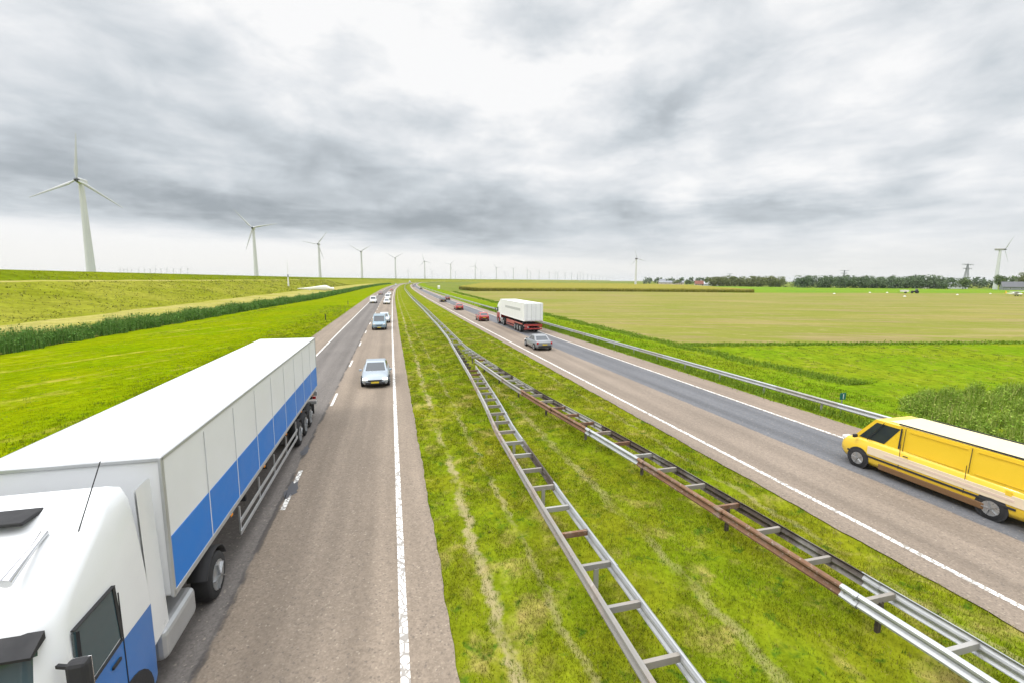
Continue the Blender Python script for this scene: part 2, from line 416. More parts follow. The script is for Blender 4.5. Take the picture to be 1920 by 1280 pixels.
def dyke_part(name, prof, mat, fwob=.12):
    sc_ = np.clip(np.interp(kk, [0, 700, 1000, 1250, 1700, 9000], [1, 1, .62, .5, .6, .7]), 0, 1)
    V = []
    for e, z in prof:
        w = fwob * np.sin(kk * .21 + e) * np.sin(kk * .057 + e * 2) * (1 if 0 < z < 9 else .3)
        V.append(np.stack([KXs + g[:, 1] * e * sc_, KYs - g[:, 0] * e * sc_, np.full(len(kk), z) + w], 1))
    n = len(prof); V = np.stack(V, 1).reshape(-1, 3)
    i = np.arange(len(kk) - 1)[:, None] * n + np.arange(n - 1)[None]
    Fc = np.stack([i, i + n, i + n + 1, i + 1], -1).reshape(-1, 4)
    return tag(link(name, arr_mesh(name, V, Fc, 4, smooth=True), mat), kind='structure')
dyke_part('dyke_crest', [(-34, -.6), (-3, 9.15), (0, 9.25), (2.5, 9.1), (13, 6.25)], M['crest'])
dyke_part('dyke_berm', [(13, 6.25), (15, 6.1), (22, 5.95)], M['dry'])
dyke_part('dyke_slope', [(22, 5.95), (27, 4.9), (34, 3.3), (41, 1.8), (48, .55), (53, .12), (58, -.55)], M['slope'])
tag(strip('dyke_foot', [-56, -46, lambda s: reed_d(s) - .2], S_ALL[S_ALL < 770], [.10, .0, -.22], M['dry']), kind='structure')
#--SECTION2--
# ------------------------------------------------------------------ guardrails
M['galv'] = solid('galvanised', (.46, .47, .48), .42, .55, var=.22, scale=1.6)
M['galv_dull'] = solid('galvanised_dull', (.36, .35, .33), .6, .3, var=.25, scale=2.5)
def rustmat(name, c1, c2, c3, fade):
    m, nt, b = newmat(name)
    p = pos(nt)
    n1 = noise(nt, p, 1.3, 7, .65, .4); n2 = noise(nt, p, 9, 5, .7)
    c = mixc(nt, sstep(nt, n1, .35, .62), c1, c2); c = mixc(nt, sstep(nt, n2, .55, .68), c, c3)
    n3 = noise(nt, p, .45, 5, .6, .3); c = mixc(nt, sstep(nt, n3, fade - .09, fade + .09), c, (.25, .24, .225))
    L(nt, c, b.inputs['Base Color']); b.inputs['Roughness'].default_value = .8; b.inputs['Metallic'].default_value = .1
    return m
M['rust'] = rustmat('rust', (.22, .115, .062), (.15, .080, .048), (.30, .25, .20), .60)
M['rust_dark'] = rustmat('rust_dark', (.085, .062, .048), (.060, .048, .040), (.16, .13, .10), .60)
M['spacer_dull'] = solid('spacer_dull', (.27, .245, .215), .75, .1, var=.3, scale=3)
M['rust_pale'] = rustmat('rust_pale', (.31, .275, .245), (.235, .175, .135), (.40, .375, .345), .50)
WP = [(0, .31), (.03, .308), (.075, .275), (.080, .235), (.030, .190), (.012, .155), (.030, .120), (.080, .075), (.075, .035), (.03, .002), (0, 0)]
WIN = [(u - .006 if i not in (0, 10) else u - .004, z) for i, (u, z) in enumerate(WP)]
PROF = WP + WIN[::-1]
def rail(parent, name, dfun, s0, s1, out, mat, z0=.44, step=1.0, label=None):
    """one W-beam along the road, offset dfun(s); out=+1 bulges to larger offsets"""
    n = max(2, int(math.ceil((s1 - s0) / step)) + 1); secs = []
    for s in np.linspace(s0, s1, n):
        d = float(dfun(s)); q = []
        for u, z in PROF:
            x, y = P(s, d + out * u); q.append((float(x), float(y), z0 + z))
        secs.append(q)
    o = MB().loft(secs, smooth=False).build(name, mat, parent)
    if label: o['label'] = label
    if s1 - s0 < 6:
        m = MB(); d = float(dfun(s1))
        for du, zz in ((.082, .255), (.082, .06), (.034, .155)):
            for ds in (-.10, .10):
                x, y = P(s1 - .16 + ds, d + out * du); x2, y2 = P(s1 - .16 + ds, d + out * (du + .014)); m.tube((float(x), float(y), z0 + zz), (float(x2), float(y2), z0 + zz), .016, n=6)
        q = []
        for s in (s1 - .34, s1 + .02):
            sec_ = []
            for u, z in [(u + .006, z) for u, z in WP] + [(u + .002, z) for u, z in WP[::-1]]:
                x, y = P(s, d + out * u); sec_.append((float(x), float(y), z0 + z))
            q.append(sec_)
        m.loft(q, smooth=False); j = m.build('splice_joint', mat, o)
    return o
def cross(parent, name, dA, dB, s, mat, z0=.57, h=.13, w=.075):
    """channel spacer between two rails with a folded top"""
    m = MB(); a = P(s, dA); b = P(s, dB)
    m.bar((float(a[0]), float(a[1]), z0 + h / 2), (float(b[0]), float(b[1]), z0 + h / 2), .008, h)
    hs = heading(s); ox, oy = math.cos(hs) * w / 2, math.sin(hs) * w / 2
    for zz in (z0 + h - .002, z0 + .004):
        m.bar((float(a[0]) + ox, float(a[1]) + oy, zz), (float(b[0]) + ox, float(b[1]) + oy, zz), w, .008)
    return m.build(name, mat, parent)
def post(parent, d, s, mat, h=.60):
    m = MB(); x, y = P(s, d); hs = heading(s)
    for a, b, sx, sy in ((-.03, 0, .008, .10), (.0, .046, .06, .008), (.0, -.046, .06, .008)):
        m.box((float(x) + a * math.cos(hs) - b * math.sin(hs), float(y) + a * math.sin(hs) + b * math.cos(hs), h / 2 - .1), (sx, sy, h + .2), 0, hs)
    return m.build('post', mat, parent)

lbl_s = [-24, 5.6, 11.6, 18.5, 22.2, 29.8, 41.2, 50.9, 64.1, 100, 155, 400, 3600]
lbl_d = [3.5, 3.80, 3.94, 4.18, 4.50, 4.98, 5.53, 6.00, 6.30, 6.55, 6.6, 6.6, 6.6]
dLL = lambda s: np.interp(s, lbl_s, lbl_d)
dLR = lambda s: dLL(s) + .72
rbr_s = [-24, 5, 7.6, 10.3, 13.5, 17, 20, 23, 27, 33, 38, 43.6, 64, 100, 155, 3600]
rbr_d = [10.6, 9.82, 9.64, 9.44, 9.18, 8.80, 8.42, 8.06, 7.68, 7.30, 7.0, 6.75, 7.05, 7.30, 7.35, 7.35]
dRR = lambda s: np.interp(s, rbr_s, rbr_d)
dRL = lambda s: dRR(s) - .78
t = empty('median_guardrail', [float(v) for v in P(5, 4.1)] + [0]); t0 = t
tag(t, 'twin rail median guardrail with rusty near rail running closest to the left carriageway', 'guardrail', 'guardrails along the motorway')
def local(parent, objs):
    for o in objs:
        o.matrix_parent_inverse = Matrix.Translation(-parent.location)
objs = []
segL = ['rust_pale', 'rust_pale', 'rust_pale', 'rust_pale', 'rust_pale', 'galv_dull', 'rust_pale', 'galv_dull', 'galv', 'galv_dull', 'galv', 'galv_dull', 'galv']
for i in range(13):
    s0 = 1.2 + i * 4.0; k = segL[i]
    objs.append(rail(t, 'rail', dLL, s0, s0 + 3.995, -1, M[k], label='rusty brown rail' if 'rust' in k else None))
objs.append(rail(t, 'rail', dLL, 53.2, 900, -1, M['galv'], step=4))
segR = ['galv', 'galv', 'galv', 'rust_dark', 'galv', 'galv', 'galv_dull', 'galv_dull']
for i in range(8):
    s0 = 1.2 + i * 4.0 - .4; objs.append(rail(t, 'rail', dLR, s0, s0 + 3.995, 1, M[segR[i]], label='dark rusty rail' if 'rust' in segR[i] else None))
r_ = np.random.default_rng(5); SPM = ['spacer_dull', 'galv_dull', 'rust_pale', 'rust', 'spacer_dull']
for i in range(23):
    s = 2.0 + i * 1.334
    objs.append(cross(t, 'spacer', dLL(s) + .0, dLR(s), s, M[SPM[int(r_.integers(0, 5))]]))
    if i % 3 == 2: objs.append(post(t, dLL(s) + .36, s, M['galv_dull']))
for i in range(9):                                   # stubs without right rail before the two barriers join
    s = 32.7 + i * 1.334
    objs.append(cross(t, 'spacer', dLL(s), dLL(s) + .42, s, M['rust_dark'])); objs.append(post(t, dLL(s) + .30, s, M['rust_dark']))
for i in range(34):
    s = 45.0 + i * 4.0
    objs.append(cross(t, 'spacer', dLL(s), dRR(s), s, M['galv_dull'])); objs.append(post(t, dLL(s) + .38, s, M['galv_dull']))
local(t, objs)

t = empty('median_guardrail', [float(v) for v in P(5, 9.4)] + [0]); t1 = t
tag(t, 'twin rail median guardrail with orange rust patches forking off toward the right carriageway', 'guardrail', 'guardrails along the motorway')
objs = []
segL = ['galv', 'galv', 'rust', 'rust', 'galv', 'rust', 'rust', 'rust_pale', 'galv_dull', 'galv_dull']
for i in range(10):
    s0 = -.5 + i * 3.6; k = segL[i]
    objs.append(rail(t, 'rail', dRL, s0, s0 + 3.595, -1, M[k], label='orange rusty rail' if k == 'rust' else None))
segR = ['galv', 'galv', 'rust_dark', 'rust_dark', 'rust_dark', 'galv_dull', 'rust_dark', 'galv_dull', 'rust_dark', 'galv_dull', 'galv_dull', 'galv']
for i in range(12):
    s0 = -.3 + i * 3.6; k = segR[i]
    objs.append(rail(t, 'rail', dRR, s0, s0 + 3.595, 1, M[k], label='dark rusty rail' if 'rust' in k else None))
objs.append(rail(t, 'rail', dRR, 42.9, 900, 1, M['galv_dull'], step=4))
for i in range(31):
    s = .9 + i * 1.334
    objs.append(cross(t, 'spacer', dRL(s), dRR(s), s, M[SPM[int(r_.integers(0, 5))]]))
    if i % 3 == 1: objs.append(post(t, dRL(s) + .39, s, M['rust_dark']))
local(t, objs)

t = empty('roadside_guardrail', [float(v) for v in P(10, 22.45)] + [0])
tag(t, 'single pale galvanised guardrail along the outer edge of the right carriageway', 'guardrail', 'guardrails along the motorway')
dG = lambda s: np.interp(s, [-24, 3600], [22.45, 22.45]); objs = []
for i in range(20):
    s0 = 2 + i * 4.0; objs.append(rail(t, 'rail', dG, s0, s0 + 3.99, -1, M['galv'] if i % 4 else M['galv_dull']))
objs.append(rail(t, 'rail', dG, 82, 1400, -1, M['galv'], step=5))
for i in range(60):
    s = 3 + i * 4.0; objs.append(post(t, 22.50, s, M['galv_dull'], .62))
local(t, objs)

# small teal kilometre plate behind the rail
M['teal'] = solid('teal_enamel', (.010, .125, .105), .35, var=.2, scale=12)
M['white_mark'] = solid('white_enamel', (.62, .66, .64), .5)
hs = heading(18.3); x, y = (float(v) for v in P(18.3, 23.0))
t = empty('roadside_sign', (x, y, -.1), hs + math.pi)
tag(t, 'small teal marker plate on a short post just behind the roadside guardrail', 'road sign')
MB().tube((0, 0, 0), (0, 0, 1.28), .025, n=8).build('post', M['galv_dull'], t)
pl = MB().rbox((.035, 0, 1.11), (.02, .40, .36), .008).build('plate', M['teal'], t)
MB().box((.048, .02, 1.11), (.006, .05, .26)).build('marking', M['white_mark'], pl)
M['black_plastic'] = solid('black_plastic', (.02, .021, .02), .6)
for s, d, lab in ((84.3, -11.2, 'nearer short dark marker post in the left grass verge'), (135.4, -12.0, 'farther short dark marker post in the left grass verge')):
    x, y = (float(v) for v in P(s, d))
    t = empty('marker_post', (x, y, -.05), heading(s)); tag(t, lab, 'marker post', 'marker posts in the left verge')
    MB().loft([[(.06, -.09, 0), (.06, .09, 0), (-.06, .05, 0), (-.06, -.05, 0)], [(.05, -.08, 1.0), (.05, .08, 1.0), (-.05, .045, 1.1), (-.05, -.045, 1.1)]], smooth=False).build('post_body', M['black_plastic'], t)
    MB().box((.058, 0, .86), (.012, .10, .16)).build('reflector', M['white_mark'], t)

# ------------------------------------------------------------------ vehicles
M['tyre'] = solid('tyre_rubber', (.018, .018, .019), .85, var=.3)
M['rim'] = solid('alloy_rim', (.40, .41, .42), .3, .7)
M['glass'] = glass('car_glass', (.022, .028, .034))
M['glass_truck'] = glass('truck_glass', (.030, .055, .065))
M['dark'] = solid('dark_underbody', (.022, .022, .024), .8, var=.4)
M['chrome'] = solid('chrome', (.6, .6, .62), .15, .9)
M['red_lens'] = lamp_mat('red_lens', (.45, .012, .010), .0)
M['clear_lens'] = lamp_mat('clear_lens', (.80, .80, .78), .0)
M['head_on'] = lamp_mat('headlamp_on', (1.0, .90, .74), 2.6)
M['amber'] = lamp_mat('amber_lens', (.75, .26, .02), .0)
M['plate_y'] = solid('plate_yellow', (.62, .46, .03), .5)
PAINT = {}
def paint(name, c, coat=.6, rough=.32):
    if name not in PAINT: PAINT[name] = solid('paint_' + name, c, rough, var=.05, scale=1.5, coat=coat)
    return PAINT[name]
def wheel(parent, x, y, r, w, side, dual=False):
    m = MB(); secs = []
    for u, rr in ((-.5, .70), (-.5, .93), (-.38, 1.0), (.38, 1.0), (.5, .93), (.5, .66)):
        secs.append([(x + r * rr * math.cos(t), y + u * w, r + r * rr * math.sin(t)) for t in np.linspace(0, 2 * math.pi, 23)[:-1]])
    tm = m.loft(secs, cap=True).build('wheel', M['tyre'], parent)
    m = MB(); yo = y + side * w * .5
    m.tube((x, yo - side * .02, r), (x, yo + side * .012, r), r * .64, n=18)
    for k in range(5):
        a = k * 2 * math.pi / 5
        m.bar((x, yo + side * .022, r), (x + r * .58 * math.cos(a), yo + side * .016, r + r * .58 * math.sin(a)), r * .16, .02)
    m.build('rim', M['rim'], tm); return tm

def face_panel(m, a, b, c, d, u0, u1, v0, v1, off):
    """glass quad on the bilinear face a-b-c-d (a,b bottom; c,d top), pushed outwards"""
    a, b, c, d = map(Vector, (a, b, c, d)); nrm = (b - a).cross(d - a).normalized() * off
    f = lambda u, v: (a.lerp(b, u)).lerp(d.lerp(c, u), v) + nrm
    return m.quad([f(u0, v0), f(u1, v0), f(u1, v1), f(u0, v1)])

KINDS = {   # length, width, belt height, roof height, lower body stations, cabin base x (rear, front), roof x (rear, front)
 'hatch': dict(L=4.1, W=1.76, belt=.92, H=1.47, st=[(-2.05,.70,.36,.80),(-2.0,.82,.26,.90),(-1.4,.88,.20,.93),(0,.88,.18,.93),(.9,.875,.18,.90),(1.45,.86,.20,.82),(1.85,.79,.24,.72),(2.05,.60,.34,.58)], cb=(-1.97, 1.0), rf=(-1.50, .15)),
 'saloon': dict(L=4.6, W=1.80, belt=.90, H=1.43, st=[(-2.3,.70,.36,.78),(-2.22,.83,.26,.95),(-1.5,.89,.20,.97),(0,.90,.18,.92),(1.0,.89,.18,.90),(1.6,.87,.20,.82),(2.1,.79,.24,.70),(2.3,.60,.34,.56)], cb=(-1.75, 1.05), rf=(-.95, .15)),
 'estate': dict(L=4.5, W=1.79, belt=.93, H=1.49, st=[(-2.25,.72,.36,.82),(-2.18,.84,.26,.93),(-1.5,.89,.20,.95),(0,.895,.18,.93),(1.0,.885,.18,.91),(1.55,.87,.20,.83),(2.05,.79,.24,.71),(2.25,.60,.34,.57)], cb=(-2.16, 1.05), rf=(-1.85, .2)),
 'van': dict(L=4.9, W=1.92, belt=1.15, H=1.98, st=[(-2.45,.84,.40,1.05),(-2.42,.92,.28,1.14),(-1.5,.95,.22,1.16),(0,.955,.20,1.16),(1.3,.95,.20,1.14),(1.8,.93,.22,1.04),(2.25,.86,.26,.90),(2.45,.68,.36,.72)], cb=(-2.43, 1.55), rf=(-2.36, .75)),
 'cargo': dict(L=6.0, W=2.02, belt=1.15, H=2.02, st=[(-3.0,.93,.42,1.08),(-2.97,.99,.30,1.15),(-1.5,1.0,.24,1.15),(0,1.0,.22,1.15),(1.7,1.0,.22,1.16),(2.3,.985,.24,1.12),(2.78,.94,.28,1.02),(3.0,.80,.36,.86)], cb=(-2.98, 2.55), rf=(-2.95, 1.80)),
}
def make_car(name, kind, pm, s, d, away, label, cat='car', group=None, lights=False, stripes=None):
    k = KINDS[kind]; hw = k['W'] / 2; belt, H = k['belt'], k['H']
    hd = heading(s) + (0 if away else math.pi)
    x0, y0 = (float(v) for v in P(s, d))
    t = empty(name, (x0, y0, .004), hd); tag(t, label, cat, group)
    m = MB(); secs = []
    for x, w, zb, zt in k['st']:
        secs.append([(x, -w * .90, zb), (x, -w, zb + .14), (x, -w * 1.005, (zb + zt) / 2), (x, -w * .97, zt - .10), (x, -w * .88, zt), (x, w * .88, zt), (x, w * .97, zt - .10), (x, w * 1.005, (zb + zt) / 2), (x, w, zb + .14), (x, w * .90, zb)])
    m.loft(secs)
    cb, rf = k['cb'], k['rf']; bw = hw * .93; rw = hw * (.86 if H > 1.7 else .74); zb = belt - .05
    base = [(cb[0], -bw, zb), (cb[1], -bw * .93, zb - .03), (cb[1], bw * .93, zb - .03), (cb[0], bw, zb)]
    top = [(rf[0], -rw, H - .05), (rf[1], -rw * .95, H - .05), (rf[1], rw * .95, H - .05), (rf[0], rw, H - .05)]
    m.loft([base, top], cap=False, smooth=False)
    tp2 = [(rf[0] + .10, -rw * .86, H), (rf[1] - .12, -rw * .82, H), (rf[1] - .12, rw * .82, H), (rf[0] + .10, rw * .86, H)]
    m.loft([top, tp2], cap=False, smooth=False); m.quad(tp2)
    m.build('body', pm, t)
    A, B, C_, D = base; a, b, c, e = top
    g = MB(); face_panel(g, B, C_, c, b, .07, .93, .10, .93, .006); g.build('windscreen', M['glass'], t)
    g = MB(); face_panel(g, D, A, a, e, .10, .90, .25 if kind != 'cargo' else .30, .90, .006); g.build('rear_window', M['glass'], t)
    for sd in (0, 1):
        q = (A, B, b, a) if sd == 0 else (C_, D, e, c)
        fl = (lambda u: u) if sd == 0 else (lambda u: 1 - u)
        rng_ = [(.10, .50), (.53, .90)] if kind != 'cargo' else [(.80, .97)]
        for u0, u1 in rng_:
            g = MB(); lo, hi = sorted((fl(u0), fl(u1))); face_panel(g, *q, lo, hi, .18 if kind != 'cargo' else .10, .88, .006); g.build('side_window', M['glass'], t)
    r = .32 if H < 1.7 else .35
    xf, xr = k['L'] / 2 - .82, -k['L'] / 2 + (.78 if kind != 'cargo' else 1.15)
    for wx in (xf, xr):
        for sd in (-1, 1):
            wa = MB().tube((wx, sd * (hw - .03), r + .02), (wx, sd * (hw + .003), r + .02), r + .055, n=20); wa.build('wheel_arch', M['dark'], t)
            wheel(t, wx, sd * (hw - .085), r, .20, sd)
    st = k['st']; xfr = st[-2][0]; zf = st[-2][3]
    for sd in (-1, 1):
        h = MB().rbox((xfr + .10, sd * hw * .70, zf - .09), (.22, .30, .13), .03); h.build('headlight', M['head_on'] if lights else M['clear_lens'], t)
        h = MB().rbox((st[1][0] - .03, sd * hw * .80, belt - .14), (.10, .18, .22), .03); h.build('taillight', M['red_lens'], t)
        h = MB().rbox((cb[1] - .25, sd * (hw + .08), belt + .05), (.10, .18, .13), .03); h.build('mirror', pm if kind != 'cargo' else M['dark'], t)
    g = MB(); g.rbox((xfr + .19, 0, zf - .20), (.06, hw * .95, .12), .02); g.build('grille', M['dark'], t)
    g = MB(); g.rbox((xfr + .17, 0, .33), (.14, hw * 1.35, .16), .04); g.build('bumper', M['dark'], t)
    g = MB(); g.rbox((st[0][0] + .0, 0, .42), (.12, hw * 1.5, .20), .04); g.build('bumper', M['dark'], t)
    MB().box((st[0][0] - .066, 0, .62), (.012, .50, .11)).build('number_plate', M['plate_y'], t)
    MB().box((xfr + .245, 0, .40), (.012, .50, .11)).build('number_plate', M['plate_y'], t)
    if stripes: stripes(t, k)
    return t
LG, RG = 'oncoming cars on the left carriageway', 'cars driving away on the right carriageway'
silver = paint('silver', (.30, .35, .40)); white = paint('white', (.74, .75, .75)); slate = paint('slate_blue', (.19, .28, .34))
red = paint('red', (.34, .022, .016)); dred = paint('dark_red', (.13, .016, .016)); black = paint('black', (.018, .018, .020)); grey = paint('grey', (.20, .21, .225))
pale = paint('pale_blue', (.52, .60, .68)); plum = paint('plum', (.10, .07, .11))
make_car('oncoming_car', 'saloon', silver, 32.6, -1.20, False, 'silver blue car with lit headlights, nearest oncoming car on the left carriageway', group=LG, lights=True)
make_car('oncoming_van', 'van', slate, 68.0, -1.75, False, 'slate blue van in the overtaking lane behind the silver car', 'van', LG)
make_car('oncoming_car', 'estate', pale, 78.5, -1.25, False, 'pale blue car close behind the slate blue van', group=LG)
make_car('oncoming_car', 'estate', white, 136.0, -1.50, False, 'front white car of the close pair in the overtaking lane', group=LG)
make_car('oncoming_van', 'van', white, 166.0, -1.60, False, 'tall white van right behind the front white car', 'van', LG)
make_car('oncoming_car', 'saloon', white, 212.0, -1.70, False, 'white car third in the white column in the overtaking lane', group=LG)
make_car('oncoming_van', 'van', white, 142.5, -5.45, False, 'white van in the slow lane beside the white column', 'van', LG)
make_car('oncoming_car', 'hatch', dred, 219.0, -5.6, False, 'dark red hatchback in the slow lane behind the white van', group=LG)
make_car('oncoming_car', 'hatch', red, 300.0, -1.8, False, 'small bright red car far up the overtaking lane', group=LG)
make_car('oncoming_van', 'van', white, 590.0, -5.4, False, 'tiny distant white van at the bend of the left carriageway', 'van', LG)
make_car('departing_car', 'saloon', grey, 45.2, 14.75, True, 'grey saloon beside the white truck, nearest car in the inner lane', group=RG)
make_car('departing_car', 'hatch', red, 78.0, 15.2, True, 'bright red hatchback just left of the white truck', group=RG)
make_car('departing_car', 'estate', red, 107.5, 15.2, True, 'red estate car ahead of the red hatchback in the inner lane', group=RG)
make_car('departing_car', 'saloon', black, 146.0, 15.6, True, 'black saloon ahead of the red estate in the inner lane', group=RG)
make_car('departing_car', 'hatch', dred, 161.0, 18.6, True, 'dark red hatchback in the outer lane beside the black saloon', group=RG)
make_car('departing_car', 'hatch', black, 337.0, 18.2, True, 'black hatchback alone in the outer lane well ahead', group=RG)
make_car('departing_car', 'saloon', plum, 461.0, 15.2, True, 'plum coloured car far ahead in the inner lane', group=RG)
make_car('departing_car', 'hatch', grey, 594.0, 18.4, True, 'tiny grey car far ahead in the outer lane', group=RG)
make_car('departing_car', 'estate', grey, 640.0, 15.2, True, 'farthest tiny grey car in the inner lane before the bend', group=RG)

def van_stripes(t, k):
    cream = solid('cream_film', (.72, .60, .44), .4, coat=.3); brown = solid('brown_plastic', (.16, .085, .035), .6); pink = solid('pale_film', (.66, .52, .42), .45)
    hw = k['W'] / 2
    for sd in (-1, 1):
        o = MB().rbox((-.45, sd * (hw + .004), .80), (4.6, .022, .30), .008).build('side_stripe', cream, t)
        MB().rbox((-.55, sd * (hw + .016), .80), (3.6, .012, .08), .004).build('pinstripe', pink, o)
        MB().rbox((-.15, sd * (hw + .012), .33), (3.1, .05, .20), .02).build('sill', brown, t)
        MB().bar((-2.6, sd * (hw * .80), 2.035), (1.0, sd * (hw * .80), 2.035), .05, .04).build('roof_rail', M['dark'], t)
        if sd > 0: MB().rbox((-.75, 0, 2.025), (4.2, 1.5, .02), .008).build('roof_highlight', solid('pale_highlight', (.78, .70, .38), .35, coat=.4), t)  # added pale sheet: sky highlight on the yellow roof, put into its colour
        for xx in (-1.15, .75):
            MB().box((xx, sd * (hw + .005), .95), (.012, .014, .9)).build('door_seam', M['dark'], t)
        y0, z0_, y1, z1_ = hw * .93 + .008, 1.20, hw * .875 + .008, 1.88
        for xa, xb_ in ((-2.75, -1.3), (-1.05, .62)):
            for za in (0, 1): MB().bar((xa, sd * (y1 if za else y0), z1_ if za else z0_), (xb_, sd * (y1 if za else y0), z1_ if za else z0_), .014, .02).build('panel_crease', PAINT['yellow'], t)
        for xx in (-1.17, .72): MB().bar((xx, sd * y0, 1.15), (xx, sd * y1, 1.95), .014, .012).build('door_seam', M['dark'], t)
        MB().bar((1.95, sd * y0, 1.15), (1.45, sd * y1, 1.93), .05, .012).build('window_seal', M['dark'], t); MB().bar((.85, sd * y0, 1.19), (.85, sd * y1, 1.92), .05, .012).build('window_seal', M['dark'], t)
        MB().rbox((-2.2, sd * (hw + .006), .98), (.16, .02, .16), .008).build('fuel_flap', PAINT['yellow'], t)
        MB().rbox((.1, sd * (hw + .006), .56), (5.0, .03, .07), .012).build('side_moulding', M['dark'], t)
        MB().rbox((.55, sd * (hw + .03), 1.02), (.16, .03, .035), .01).build('handle', M['dark'], t)
make_car('delivery_van', 'cargo', paint('yellow', (.78, .52, .030)), 10.55, 18.05, True, 'yellow delivery van with cream side stripe and painted pale roof highlight running off the right edge', 'van', lights=False, stripes=van_stripes)

def make_truck(name, s, d, away, label, cab_up, cab_low, box, band, chassis, z_box=1.30, band_z=(1.62, 2.50), skirt=None, roofbox=True, Lb=13.6, cat='truck'):
    hd = heading(s) + (0 if away else math.pi); x0, y0 = (float(v) for v in P(s, d))
    t = empty(name, (x0, y0, .004), hd); tag(t, label, cat)
    LT = Lb + 2.9; xr = -LT / 2; xb1 = xr + Lb; W = 2.55; xfr = LT / 2
    # box body with rounded edges, ribs and roof rails
    bd = MB().rbox((xr + Lb / 2, 0, (z_box + 4.0) / 2), (Lb, W, 4.0 - z_box), .05, seg=3).build('box_body', box, t)
    m = MB()
    for sd in (-1, 1):
        m.rbox((xr + Lb / 2, sd * (W / 2 - .005), 3.96), (Lb + .02, .05, .07), .012); m.rbox((xr + Lb / 2, sd * (W / 2 - .005), z_box + .04), (Lb + .02, .05, .12), .012)
    for x in (xr + .02, xb1 - .02):
        for sd in (-1, 1): m.rbox((x, sd * (W / 2 - .01), (z_box + 4) / 2), (.09, .06, 4 - z_box - .02), .012)
        m.rbox((x, 0, 3.96), (.09, W - .04, .07), .012)
    m.build('frame_rail', M['galv'] if band else box, bd)
    for i in range(1, 14): MB().rbox((xr + Lb * i / 14, 0, 4.001), (.05, W - .12, .018), .006).build('roof_bow', box, bd)
    if band:
        for sd in (-1, 1):
            MB().rbox((xr + Lb / 2, sd * (W / 2 + .004), sum(band_z) / 2), (Lb - .14, .012, band_z[1] - band_z[0]), .004).build('side_band', band, bd)
    strap = solid('curtain_strap', (.66, .67, .69), .6)
    for sd in (-1, 1):
        for i in range(1, 9):
            MB().box((xr + i * Lb / 9, sd * (W / 2 + .012), (z_box + 3.85) / 2), (.03, .008, 3.85 - z_box)).build('strap', strap, bd)
    if not band:
        for sd in (-1, 1):
            MB().box((xr + Lb * .45, sd * (W / 2 + .009), 3.05), (Lb * .62, .008, .34)).build('side_lettering_band', solid('grey_film', (.46, .47, .47), .5), bd)
    # rear doors
    for sd in (-1, 1):
        dr = MB().rbox((xr - .02, sd * (W / 4), (z_box + 4) / 2 + .02), (.05, W / 2 - .09, 4 - z_box - .22), .012).build('rear_door', box, t)
        mm = MB()
        for yy in (.25, .75): mm.tube((xr - .06, sd * (W / 2 - .06) * yy, z_box + .12), (xr - .06, sd * (W / 2 - .06) * yy, 3.86), .018, n=8)
        mm.build('lock_bar', M['galv'], dr)
    # chassis, bumper, guards
    m = MB()
    for sd in (-1, 1): m.rbox((-.2, sd * .48, 1.02), (LT - 1.6, .12, .28), .02)
    for i in range(6): m.box((xr + 1.0 + i * 2.2, 0, 1.10), (.10, W - .2, .14))
    m.build('chassis', M['dark'], t)
    MB().rbox((xr + .10, 0, .62), (.12, W - .08, .18), .02).build('rear_bumper', chassis, t)
    MB().rbox((xr + .06, 0, 1.10), (.10, W - .02, .26), .02).build('rear_beam', chassis, t)
    for sd in (-1, 1):
        MB().rbox((xr + .02, sd * (W / 2 - .28), .86), (.07, .40, .14), .02).build('taillight', M['red_lens'], t)
        MB().rbox((xr + 1.1, sd * (W / 2 - .2), .55), (.02, .36, .50), .006).build('mudflap', M['dark'], t)
        sg = MB()
        for z in (.52, .82): sg.rbox((xr + (Lb + 1.6) / 2, sd * (W / 2 - .04), z), (Lb - 9.0, .03, .12), .01)
        for x in np.linspace(5.4, Lb - 3.8, 5): sg.box((xr + x, sd * (W / 2 - .07), .85), (.06, .04, .7))
        sg.build('side_guard', M['galv'] if not skirt else chassis, t)
        if skirt:
            MB().rbox((xr + 7.3, sd * (W / 2 - .015), 1.02), (4.6, .03, .50), .01).build('side_skirt', skirt, t)
            MB().rbox((xr + 2.9, sd * (W / 2 - .015), 1.17), (4.2, .03, .20), .01).build('side_skirt', skirt, t)
        for x in np.arange(xr + 1.5, xb1, 3.0):
            MB().rbox((float(x), sd * (W / 2 + .012), z_box - .05), (.12, .03, .05), .008).build('marker_light', M['amber'], t)
    rw = .50
    for x in (xr + 2.2, xr + 3.5, xr + 4.8, xfr - 4.9, xfr - 1.45):
        for sd in (-1, 1): wheel(t, x, sd * (W / 2 - .20), rw, .36, sd)
    for sd in (-1, 1):
        for x in (xr + 2.2, xr + 3.5, xr + 4.8, xfr - 4.9):
            fe = MB(); fe.loft([[(x + .58 * math.cos(a), sd * (W / 2 - .40), .52 + .58 * math.sin(a)), (x + .58 * math.cos(a), sd * (W / 2 - .02), .52 + .58 * math.sin(a)), (x + .61 * math.cos(a), sd * (W / 2 - .02), .52 + .61 * math.sin(a)), (x + .61 * math.cos(a), sd * (W / 2 - .40), .52 + .61 * math.sin(a))] for a in np.linspace(.35, 2.8, 10)])
            fe.build('mudguard', M['dark'], t)
        MB().rbox((xfr - 3.2, sd * .98, .72), (1.3, .52, .58), .12, seg=3).build('fuel_tank', M['galv'], t)
